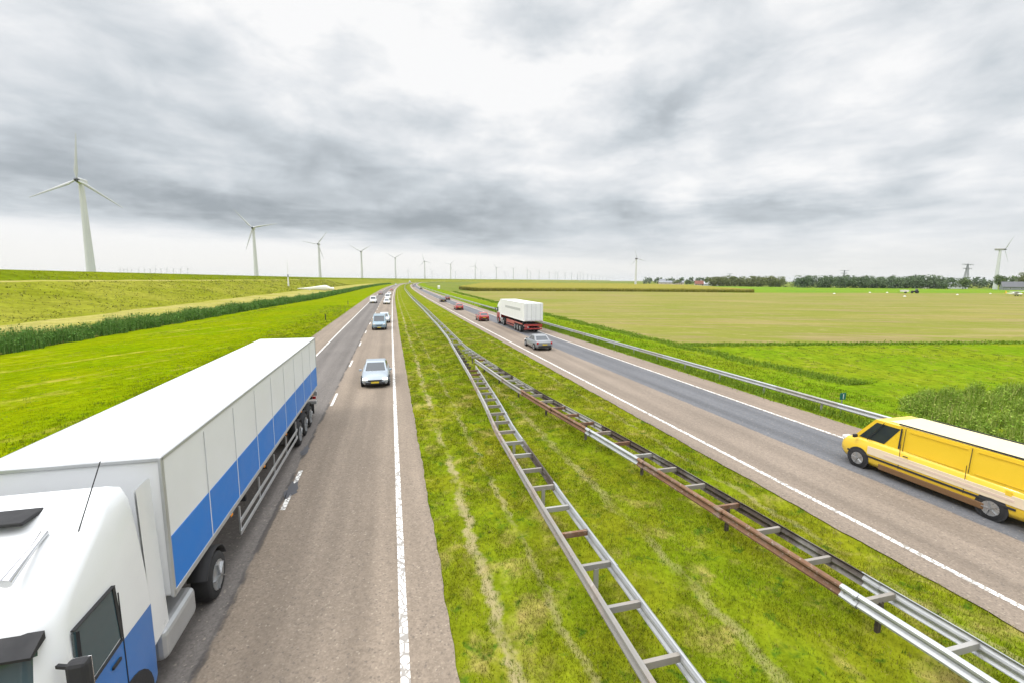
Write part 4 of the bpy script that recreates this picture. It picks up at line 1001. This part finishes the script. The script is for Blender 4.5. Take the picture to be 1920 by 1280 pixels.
def wood(name, rowpts, hmean, seed, mat, label, leaf=.70, per=300, rows=3, gap=4.6):
    r = np.random.default_rng(seed); rowpts = np.array(rowpts, float)
    l = np.concatenate([[0], np.cumsum(np.hypot(*np.diff(rowpts, axis=0).T))]); C = []; A = []
    for k in range(rows):
        for q in np.arange(0, l[-1], gap):
            q2 = q + r.normal() * 2; x = np.interp(q2, l, rowpts[:, 0]); y = np.interp(q2, l, rowpts[:, 1])
            n_ = np.array([x, y]) / math.hypot(x, y); x, y = x + n_[0] * k * 7 + r.normal() * 1.2, y + n_[1] * k * 7 + r.normal() * 1.2
            h = hmean * (.88 + .22 * r.random()) * (1 + .04 * k); w = 6.5 + 3 * r.random(); m = per
            p = crown_points(r, m, w * .72, h * .58); p[:, 2] = np.clip(p[:, 2] + h * .48, .3, h * (.93 + .07 * r.random(m)))
            p[:, 0] += x; p[:, 1] += y; C.append(p); tone = r.random() * .5; A.append(tone + r.random(m) * .5)
    C = np.concatenate(C); A = np.concatenate(A); V, Fc = leaf_quads(C, np.full(len(C), leaf), r)
    o = link(name, arr_mesh(name, V, Fc, 4, attr=np.repeat(A, 4)), M[mat]); tag(o, label, 'wood', kind='stuff')
wood('woodland', [(335, 541), (400, 522), (470, 500)], 13.2, 21, 'leaf_wood', 'long even dark green wood behind the green field at right')
wood('woodland', [(286, 660), (300, 630), (318, 612), (343, 580)], 12.5, 22, 'leaf_olive', 'olive green wood left of the dark wood behind the barns')
wood('far_treeline', [(480, 640), (640, 620), (760, 600), (900, 560)], 13, 23, 'leaf_wood', 'low bluish tree line behind the houses at the right horizon', leaf=1.2, per=150, rows=2, gap=10)
wood('far_treeline', [(330, 1150), (420, 1100), (480, 1050), (560, 1000)], 15, 24, 'leaf_wood', 'pale distant tree line behind the leftmost farm buildings', leaf=1.5, per=110, rows=2, gap=14)
#--SECTION4--
# ------------------------------------------------------------------ turf blades near the road
def scatter_turf(name, mat, d0, d1, s0, s1, dens, h0, h1, label, seed, zf, wscale=1.0, keep=None, lean=.55):
    r = np.random.default_rng(seed); Xs = []
    for s in np.arange(s0, s1, 2.0):
        rho = dens(s); n = int(rho * 2.0 * (d1 - d0)); Xs.append(np.stack([s + r.random(n) * 2, d0 + r.random(n) * (d1 - d0)], 1))
    q = np.concatenate(Xs)
    if keep is not None: q = q[keep(q[:, 0], q[:, 1], r)]
    # clumping: drop blades where a smooth random field is low
    k = np.sin(q[:, 0] * 1.9 + np.sin(q[:, 1] * 2.3) * 1.5) + np.sin(q[:, 1] * 3.1 + np.sin(q[:, 0] * 1.1) * 2) + np.sin(q[:, 0] * .63 + q[:, 1] * .9)
    q = q[r.random(len(q)) < 1 / (1 + np.exp(-(k + .9) * 1.3))]
    x, y = P(q[:, 0], q[:, 1]); n = len(x); scl = np.clip(q[:, 0] / 16, .7, 3.2) * wscale
    h = (h0 + (h1 - h0) * r.random(n) ** 2); w = (.010 + .012 * r.random(n)) * scl
    V, Fc = blades(x, y, zf(q[:, 1]), h, w, r, lean)
    o = link(name, arr_mesh(name, V, Fc, 3, attr=np.repeat(r.random(n), 3)), M[mat]); tag(o, label, 'grass', kind='stuff')
zmed = lambda d: np.interp(d, [.8, 2.5, 4.5, 6.5, 8.5, 10.5, 12.3], [-.03, -.05, -.08, -.10, -.08, -.05, -.03]) - .005
scatter_turf('median_grass', 'median_blade', .90, 12.2, 1, 120, lambda s: np.interp(s, [0, 10, 20, 35, 60, 120], [1900, 1500, 650, 190, 50, 3]), .030, .115, 'short patchy grass between the two carriageways', 31, zmed, keep=lambda s, d, r: (np.abs(d - 1.95 - .25 * np.sin(s * .8)) > .28) | (r.random(len(s)) < .25))
zrt = lambda d: np.interp(d, [21.6, 23.5, 26, 33], [-.03, -.04, -.10, -.13]) - .005
scatter_turf('verge_grass', 'right_blade', 21.75, 29, 6, 160, lambda s: np.interp(s, [6, 20, 40, 90, 160], [170, 140, 60, 10, 1]), .05, .20, 'green grass along the roadside guardrail', 32, zrt, wscale=1.3, lean=.4)
zlv = lambda d: np.interp(d, [-36, -18, -14, -9.3], [-.3, -.12, -.04, -.03]) - .005
scatter_turf('verge_grass', 'verge_blade', -24, -9.35, 8, 110, lambda s: np.interp(s, [8, 20, 40, 70, 110], [700, 420, 160, 36, 2]), .05, .15, 'bright mown grass beside the left carriageway', 33, zlv, wscale=1.2)

def turf_tufts(name, mat, d0, d1, s0, s1, num, hr, seed, label, zf, pw=1.5, mm=16, ok=None):
    r = np.random.default_rng(seed); s = s0 + (s1 - s0) * r.random(num) ** pw; d = d0 + (d1 - d0) * r.random(num)
    if ok is not None:
        x, y = P(s, d); q = ok(x, y); s, d = s[q], d[q]; num = len(s)
    k = np.clip(s / 14, .8, 3.0)
    ra = (.05 + .10 * r.random(num)) * k; S = np.repeat(s, mm); D = np.repeat(d, mm); K_ = np.repeat(k, mm); RA = np.repeat(ra, mm); n = num * mm
    a_ = r.random(n) * 2 * np.pi; q = RA * np.sqrt(r.random(n)); x, y = P(S + q * np.cos(a_), D + q * np.sin(a_)); h = np.repeat(hr[0] + (hr[1] - hr[0]) * r.random(num) ** 2, mm) * (.6 + .6 * r.random(n))
    V, Fc = blades(x, y, zf(D), h, .016 * K_, r, .6); at = np.clip(np.repeat(r.random(num) ** 1.5 * .85, mm) + .15 * r.random(n), 0, 1)
    tag(link(name, arr_mesh(name, V, Fc, 3, attr=np.repeat(at, 3)), M[mat]), label, 'grass', kind='stuff')
M['tuft'] = leafmat('tuft_leaf', [(0, (.085, .150, .008)), (.35, (.120, .180, .010)), (.6, (.175, .195, .014)), (.8, (.27, .235, .07)), (1, (.40, .33, .16))])
turf_tufts('grass_tufts', 'tuft', 1.0, 12.0, 2, 75, 4800, (.04, .12), 81, 'darker green and straw tufts in the median turf', zmed)
turf_tufts('grass_tufts', 'tuft', -30, -9.5, 8, 130, 5500, (.06, .20), 82, 'uneven tufts in the left verge turf', zlv, 1.3)
turf_tufts('grass_tufts', 'tuft', 23, 60, 10, 60, 2600, (.05, .13), 83, 'uneven tufts in the bright field behind the guardrail', lambda d: np.full(len(d), -.13), 1.2, ok=lambda x, y: y < np.where(x < 20, 46, 49.5 + (x - 19.5) * .083))
# ------------------------------------------------------------------ reeds, weeds and maize
M['reed'] = leafmat('reed_leaf', [(0, (.055, .150, .020)), (.55, (.105, .215, .035)), (.88, (.18, .27, .07)), (1, (.30, .31, .12))])
M['weed'] = leafmat('weed_leaf', [(0, (.09, .19, .012)), (.45, (.19, .29, .028)), (.72, (.30, .37, .07)), (.88, (.46, .44, .17)), (1, (.60, .50, .28))])
M['ditchweed'] = leafmat('ditch_leaf', [(0, (.10, .20, .010)), (.5, (.16, .25, .015)), (.85, (.22, .28, .03)), (1, (.33, .30, .10))])
M['maize'] = leafmat('maize_leaf', [(0, (.13, .14, .012)), (.5, (.19, .19, .02)), (.85, (.26, .24, .05)), (1, (.36, .29, .12))])
r = np.random.default_rng(41); Q = []
for s in np.arange(36, 760, 4.0):
    n = int(4 * 3.4 * np.interp(s, [36, 80, 150, 300, 760], [70, 62, 30, 11, 4])); Q.append(np.stack([s + r.random(n) * 4, r.random(n) * 3.6 - 3.3], 1))
q = np.concatenate(Q); d = reed_d(q[:, 0]) + q[:, 1] + .35 * np.sin(q[:, 0] * .9) + .25 * np.sin(q[:, 0] * 2.3); x, y = P(q[:, 0], d); n = len(x)
h = (.85 + 1.05 * r.random(n)) * (1 + .16 * np.sin(q[:, 0] * .35) + .10 * np.sin(q[:, 0] * 1.3)) * np.interp(q[:, 1], [-3.3, -2.4, -.5, .3], [.75, 1.1, 1.0, .55]) * np.interp(q[:, 0], [0, 160, 300], [1, 1.0, 1.0])
w = .06 * np.interp(q[:, 0], [36, 100, 300, 760], [1.0, 1.6, 3.6, 6])
V, Fc = blades(x, y, np.full(n, -.35), h + .2, w, r, .10)
lp = np.stack([x, y, -.2 + h * (.25 + .7 * r.random(n))], 1); V2, F2 = leaf_quads(lp, .085 * np.interp(q[:, 0], [36, 100, 300, 760], [1, 1.5, 3, 5]), r)
F2t = np.concatenate([F2[:, [0, 1, 2]], F2[:, [0, 2, 3]]]); a1 = r.random(n)
me = arr_mesh('reed_bed', np.concatenate([V, V2]), np.concatenate([Fc, F2t + len(V)]), 3, attr=np.concatenate([np.repeat(a1, 3), np.repeat(a1 * .7, 4)]))
tag(link('reed_bed', me, M['reed']), 'dense dark green reeds in the ditch between verge and dyke', 'reeds', kind='stuff')

def tufts(name, x, y, h, w, seed, mat, label, lean=.35, leaf=None, z=-.15):
    r = np.random.default_rng(seed); n = len(x); V, Fc = blades(x, y, np.full(n, z), h, w, r, lean); A = r.random(n); at = np.repeat(A, 3)
    if leaf is not None:
        lp = np.stack([x + r.normal(size=n) * .08, y + r.normal(size=n) * .08, z + h * (.2 + .65 * r.random(n))], 1); V2, F2 = leaf_quads(lp, leaf, r)
        Fc = np.concatenate([Fc, np.concatenate([F2[:, [0, 1, 2]], F2[:, [0, 2, 3]]]) + len(V)]); V = np.concatenate([V, V2]); at = np.concatenate([at, np.repeat(A * .8, 4)])
    tag(link(name, arr_mesh(name, V, Fc, 3, attr=at), M[mat]), label, 'weeds', kind='stuff')
# ditch edge along the field
r = np.random.default_rng(51); s = 24 + 250 * r.random(15000) ** 1.7; d = 30.6 + r.normal(size=len(s)) * .55 + np.interp(s, [24, 28, 60, 93, 268], [1.2, .2, 0, .6, 4]) + .3 * np.sin(s * .7)
x, y = P(s, d); k = np.interp(s, [24, 60, 270], [1, 2, 6])
tufts('ditch_weeds', x, y, (.12 + .28 * r.random(len(s))) * np.interp(s, [24, 40, 90], [1.2, 1.0, .8]), .05 * k, 52, 'ditchweed', 'rough dark green weeds along the ditch beside the field', leaf=.05 * k)
u = r.random(9000); x = 19.5 + 130 * u ** 1.6; y = 50.4 + (x - 19.5) * .083 + r.normal(size=9000) * .45; k = np.interp(np.hypot(x, y), [50, 150], [1.6, 3.5])
tufts('ditch_weeds', x, y, (.12 + .25 * r.random(9000)), .05 * k, 53, 'ditchweed', 'low green weeds along the lower edge of the stubble field', leaf=.05 * k)
r = np.random.default_rng(55); s = 7 + 110 * r.random(15000) ** 1.4; d = 22.55 + r.normal(size=15000) * .38; x, y = P(s, d); k = np.interp(s, [7, 30, 117], [1, 1.5, 3.5])
tufts('rail_weeds', x, y, .20 + .36 * r.random(15000), .035 * k, 56, 'ditchweed', 'unmown grass growing up under the roadside guardrail', leaf=.03 * k, z=-.06)
# tall weed bank at the right
r = np.random.default_rng(61); PX = []; PY = []; PH_ = []; PW = []
for k in range(430):
    s = 3 + 17 * r.random(); d0 = float(np.interp(s, [4, 11, 13, 15.5, 17.5, 20], [24.3, 25.3, 25.3, 25.6, 26.8, 29.5])); d = d0 + 16 * r.random() ** 1.3
    x, y = (float(v) for v in P(s, d)); f = min(1.0, (d - d0) / 1.3); hh = (.30 + .75 * f) * (.65 + .75 * r.random()); ra = .22 + .38 * r.random(); m = 120
    a_ = r.random(m) * 2 * np.pi; q = ra * np.sqrt(r.random(m)); PX.append(x + q * np.cos(a_)); PY.append(y + q * np.sin(a_)); PH_.append(hh * (1 - .55 * (q / ra) ** 2) * (.6 + .5 * r.random(m))); PW.append(np.full(m, .022 + .02 * r.random()))
x, y, h, w_ = (np.concatenate(v) for v in (PX, PY, PH_, PW)); n = len(x)
tufts('tall_weeds', x, y, np.maximum(h, .12), w_, 62, 'weed', 'tall mixed weeds and pale seed heads behind the guardrail at the right edge', lean=.26, leaf=np.full(n, .055))
M['dyke_tuft'] = leafmat('dyke_tuft', [(0, (.11, .13, .010)), (.5, (.19, .20, .02)), (.8, (.28, .26, .06)), (1, (.38, .33, .14))])
r = np.random.default_rng(66); n = 30000; ka = 60 + 560 * r.random(n) ** 1.3; e = np.where(r.random(n) < .8, 22 + 31 * r.random(n), 3 + 10 * r.random(n))
cx = np.interp(ka, kk, KXs); cy = np.interp(ka, kk, KYs); gx = np.interp(ka, kk, g[:, 0]); gy = np.interp(ka, kk, g[:, 1]); zz = np.interp(e, [0, 2.5, 13, 22, 27, 34, 41, 48, 53], [9.25, 9.1, 6.25, 5.95, 4.9, 3.3, 1.8, .55, .12])
cl = np.sin(ka * .31 + np.sin(e * .7) * 2) + np.sin(e * .55 + np.sin(ka * .13) * 2); ok = r.random(n) < .25 + .3 * (cl > .3) + .4 * (cl > 1.1)
tufts('dyke_weeds', (cx + gy * e)[ok], (cy - gx * e)[ok], .15 + .30 * r.random(ok.sum()), (.10 * np.interp(ka, [60, 200, 620], [1, 1.8, 4]))[ok], 67, 'dyke_tuft', 'coarse olive tufts scattered over the dyke slope', leaf=(.10 * np.interp(ka, [60, 200, 620], [1, 1.8, 4]))[ok], z=zz[ok] - .08)
# maize block: rows of leaning leaves over a dense canopy sheet
mz = [(-41, 352), (-20.5, 293), (14, 299.5), (83, 300), (153, 289)]
bk = [(-60, 900), (40, 930), (120, 900), (200, 800), (240, 640)]
V = []; nx, ny = 40, 14; r = np.random.default_rng(71)
fm, bm_ = np.array(mz, float), np.array(bk, float); tt = np.linspace(0, 1, nx); t5 = np.linspace(0, 1, 5)
for j in range(ny):
    f = (j / (ny - 1)) ** 1.6
    X = np.interp(tt, t5, fm[:, 0]) * (1 - f) + np.interp(tt, t5, bm_[:, 0]) * f; Y = np.interp(tt, t5, fm[:, 1]) * (1 - f) + np.interp(tt, t5, bm_[:, 1]) * f + (1.0 if j == 0 else 0)
    V.append(np.stack([X, Y, 1.95 + .15 * r.standard_normal(nx)], 1))
V0 = V[0].copy(); V0[:, 2] = -.15; V = np.concatenate([V0[None], np.array(V)]).reshape(-1, 3); i = np.arange(ny)[:, None] * nx + np.arange(nx - 1)[None]
Fq = np.stack([i, i + 1, i + nx + 1, i + nx], -1).reshape(-1, 4)
tag(link('maize_crop', arr_mesh('maize_crop', V, Fq, 4), M['maize_top']), 'standing tan topped maize beyond the stubble field', 'crop', kind='stuff')
n = 26000; u = r.random(n); f = r.random(n) ** 2.2 * .10
X = (np.interp(u, t5, fm[:, 0]) * (1 - f) + np.interp(u, t5, bm_[:, 0]) * f); Y = np.interp(u, t5, fm[:, 1]) * (1 - f) + np.interp(u, t5, bm_[:, 1]) * f + r.random(n) * .8 - .4
tufts('maize_plants', X, Y, 1.5 + .95 * r.random(n), np.full(n, .28), 72, 'maize', 'olive green maize stalks along the front edge of the crop', lean=.12, leaf=np.full(n, .25))
#--SECTION5--
# ------------------------------------------------------------------ light
SUN_EL, SUN_AZ = R(52), R(-115)          # azimuth measured from +y towards +x
sun = bpy.data.lights.new('sun', 'SUN'); sun.energy = 1.5; sun.angle = R(18); sun.color = (1.0, .955, .89)
so = bpy.data.objects.new('sun', sun); COL.objects.link(so)
dv = Vector((math.sin(SUN_AZ) * math.cos(SUN_EL), math.cos(SUN_AZ) * math.cos(SUN_EL), math.sin(SUN_EL)))
so.rotation_euler = dv.to_track_quat('Z', 'Y').to_euler(); so.location = (-60, -40, 90)

w = bpy.data.worlds.new('World'); sc.world = w; w.use_nodes = True; nt = w.node_tree; nt.nodes.clear()
out = N(nt, 'ShaderNodeOutputWorld'); skyt = N(nt, 'ShaderNodeTexSky'); skyt.sky_type = 'NISHITA'; skyt.sun_disc = False
skyt.sun_elevation = SUN_EL; skyt.sun_rotation = SUN_AZ; skyt.air_density = 1.0; skyt.dust_density = 3.0
bg1 = N(nt, 'ShaderNodeBackground'); bg1.inputs[1].default_value = .10; L(nt, skyt.outputs[0], bg1.inputs[0])
tc = N(nt, 'ShaderNodeTexCoord').outputs['Generated']
nrm = N(nt, 'ShaderNodeVectorMath'); nrm.operation = 'NORMALIZE'; L(nt, tc, nrm.inputs[0]); dvec = nrm.outputs[0]
sp = N(nt, 'ShaderNodeSeparateXYZ'); L(nt, dvec, sp.inputs[0]); dx_, dy_, dz_ = sp.outputs
# cloud deck seen in perspective: project the direction on a level sheet
den = mth(nt, 'ADD', mth(nt, 'MAXIMUM', dz_, 0.0), .09)
cv = N(nt, 'ShaderNodeCombineXYZ'); L(nt, mth(nt, 'DIVIDE', dx_, den), cv.inputs[0]); L(nt, mth(nt, 'DIVIDE', dy_, den), cv.inputs[1])
deck = cv.outputs[0]
DEG = 57.29578
az = mth(nt, 'MULTIPLY', mth(nt, 'ARCTAN2', dx_, dy_), DEG); el = mth(nt, 'MULTIPLY', mth(nt, 'ARCSINE', dz_), DEG)
wn = N(nt, 'ShaderNodeTexNoise'); wn.inputs['Scale'].default_value = 1.0; wn.inputs['Detail'].default_value = 6; wn.inputs['Roughness'].default_value = .6
L(nt, deck, wn.inputs['Vector']); ws = N(nt, 'ShaderNodeSeparateColor'); L(nt, wn.outputs['Color'], ws.inputs[0])
sw = sstep(nt, el, 0, 14, .25, 1.0)
azw = mth(nt, 'ADD', az, mth(nt, 'MULTIPLY', mth(nt, 'SUBTRACT', ws.outputs[0], .5), 22))
elw = mth(nt, 'ADD', el, mth(nt, 'MULTIPLY', mth(nt, 'MULTIPLY', mth(nt, 'SUBTRACT', ws.outputs[1], .5), 10), sw))
BLOBS = [(-38.8, 9.5, 20.4, 3.4, 0.1, -0.13), (-30.7, 20.1, 5.5, 3.0, -10.0, -0.09), (-20.9, 14.2, 9.9, 2.8, -3.5, -0.15), (-45.1, 12.7, 4.5, 2.5, 12.0, -0.07), (-26.7, 7.1, 25.3, 2.0, -3.0, -0.12), (-5.9, 10.4, 9.7, 2.4, 0.5, -0.12), (-4.0, 6.1, 19.3, 1.8, -2.2, -0.1), (-5.9, 16.8, 11.5, 2.0, -4.1, -0.06), (-6.4, 20.5, 9.3, 3.2, 13.1, 0.07), (2.4, 17.5, 7.6, 4.0, -1.5, 0.08), (4.2, 26.5, 5.5, 2.8, -2.5, -0.08), (7.9, 24.0, 7.9, 2.2, 25.3, 0.08), (17.1, 18.4, 5.6, 2.6, 22.8, -0.12), (21.9, 21.8, 5.9, 2.2, 19.9, -0.1), (18.2, 7.8, 13.7, 1.3, -0.1, -0.1), (31.5, 7.6, 8.4, 1.6, 0.8, -0.07), (42.3, 12.9, 5.8, 1.8, 29.0, -0.07), (44.1, 17.7, 3.2, 3.5, 24.4, -0.05), (41.9, 6.4, 9.2, 1.4, -5.8, -0.05), (-12.4, 27.8, 18.3, 3.6, 1.6, 0.08), (-42.9, 21.4, 4.6, 3.4, -20.2, -0.05), (17.4, 11.9, 10.8, 1.7, 0.4, 0.05), (33.4, 17.6, 5.5, 1.5, 22.8, 0.04)]
acc = None
for a0, e0, sa, se, rt, amp in BLOBS:
    da = mth(nt, 'SUBTRACT', azw, a0); de = mth(nt, 'SUBTRACT', elw, e0); c, s_ = math.cos(R(rt)), math.sin(R(rt))
    u_ = mth(nt, 'ADD', mth(nt, 'MULTIPLY', da, c / sa), mth(nt, 'MULTIPLY', de, s_ / sa)); v_ = mth(nt, 'ADD', mth(nt, 'MULTIPLY', da, -s_ / se), mth(nt, 'MULTIPLY', de, c / se))
    q_ = mth(nt, 'ADD', mth(nt, 'MULTIPLY', u_, u_), mth(nt, 'MULTIPLY', v_, v_)); gq = mth(nt, 'MULTIPLY', mth(nt, 'EXPONENT', mth(nt, 'MULTIPLY', q_, -.8)), amp)
    acc = gq if acc is None else mth(nt, 'ADD', acc, gq)
n1 = noise(nt, deck, 1.5, 9, .56, .45); n2 = noise(nt, mapping(nt, deck, (1, 1, 1), (0, 0, .6)), .45, 5, .55, .2)
det = mth(nt, 'ADD', mth(nt, 'MULTIPLY', mth(nt, 'SUBTRACT', n1, .5), .24), mth(nt, 'ADD', mth(nt, 'MULTIPLY', mth(nt, 'SUBTRACT', n2, .5), .14), mth(nt, 'MULTIPLY', mth(nt, 'SUBTRACT', noise(nt, mapping(nt, dvec, (1, 1, 2.0)), 6.0, 9, .56, .25),   .5), .42)))
val = mth(nt, 'ADD', mth(nt, 'ADD', mth(nt, 'MULTIPLY', acc, 1.12), .935), mth(nt, 'MULTIPLY', det, sstep(nt, el, 1.5, 9, .25, 1.0)))
# bright strip of open sky under the edge of the cloud deck
line = mth(nt, 'ADD', 3.4, mth(nt, 'MULTIPLY', az, -.042))
gap = mth(nt, 'SUBTRACT', mth(nt, 'ADD', line, mth(nt, 'MULTIPLY', mth(nt, 'SUBTRACT', ws.outputs[2], .5), 2.2)), el)
left = sstep(nt, az, -4, 14, 1.0, .55)
m_ = mth(nt, 'MULTIPLY', sstep(nt, gap, -.25, 1.2), left)
val = mth(nt, 'ADD', mth(nt, 'MULTIPLY', val, mth(nt, 'SUBTRACT', 1.0, m_)), mth(nt, 'MULTIPLY', m_, .99))
val = mth(nt, 'MINIMUM', mth(nt, 'MAXIMUM', val, .66), 1.0)
colr = ramp(nt, val, [(.58, (.258, .292, .325)), (.70, (.425, .466, .502)), (.82, (.630, .676, .715)), (.92, (.826, .850, .876)), (1.0, (1.0, 1.0, 1.0))])
warm = mixc(nt, sstep(nt, el, 5.5, .5), colr, mixc(nt, 1.0, colr, (1.0, .985, .945), 'MULTIPLY'))
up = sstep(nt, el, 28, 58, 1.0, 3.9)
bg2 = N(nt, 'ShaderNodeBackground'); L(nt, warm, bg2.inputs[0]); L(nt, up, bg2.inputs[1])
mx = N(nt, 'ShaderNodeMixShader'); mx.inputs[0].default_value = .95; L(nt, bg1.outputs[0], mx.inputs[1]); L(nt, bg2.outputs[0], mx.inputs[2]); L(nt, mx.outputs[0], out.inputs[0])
w.cycles.sampling_method = 'MANUAL'; w.cycles.sample_map_resolution = 512

# ------------------------------------------------------------------ air
hm = bpy.data.materials.new('haze'); hm.use_nodes = True; hn = hm.node_tree; hn.nodes.clear()
ho = N(hn, 'ShaderNodeOutputMaterial'); hv = N(hn, 'ShaderNodeVolumePrincipled'); hv.inputs['Color'].default_value = (.86, .90, .93, 1); hv.inputs['Density'].default_value = .00005
hv.inputs['Anisotropy'].default_value = .2; L(hn, hv.outputs[0], ho.inputs['Volume'])
tag(MB().box((0, 0, 49), (24400, 24400, 102)).build('haze', hm), kind='stuff')

# ------------------------------------------------------------------ camera
cam = bpy.data.cameras.new('camera'); cam.sensor_width = 36; cam.lens = 853 / 1920 * 36; cam.clip_end = 60000; cam.clip_start = .1
co = bpy.data.objects.new('camera', cam); COL.objects.link(co); sc.camera = co
pt, rl = R(7.65), R(.3)
f_ = Vector((0, math.cos(pt), -math.sin(pt))); r0 = Vector((1, 0, 0)); u0 = r0.cross(f_)
rr = r0 * math.cos(rl) + u0 * math.sin(rl); uu = u0 * math.cos(rl) - r0 * math.sin(rl)
mt = Matrix((rr, uu, -f_)).transposed().to_4x4(); mt.translation = (0, 0, 7.0); co.matrix_world = mt
sc.view_settings.view_transform = 'Standard'; sc.view_settings.look = 'None'; sc.view_settings.exposure = 0; sc.view_settings.gamma = 1; sc.view_settings.use_curve_mapping = False
sc.render.engine = 'CYCLES'; sc.cycles.max_bounces = 6; sc.cycles.diffuse_bounces = 4; sc.cycles.glossy_bounces = 3
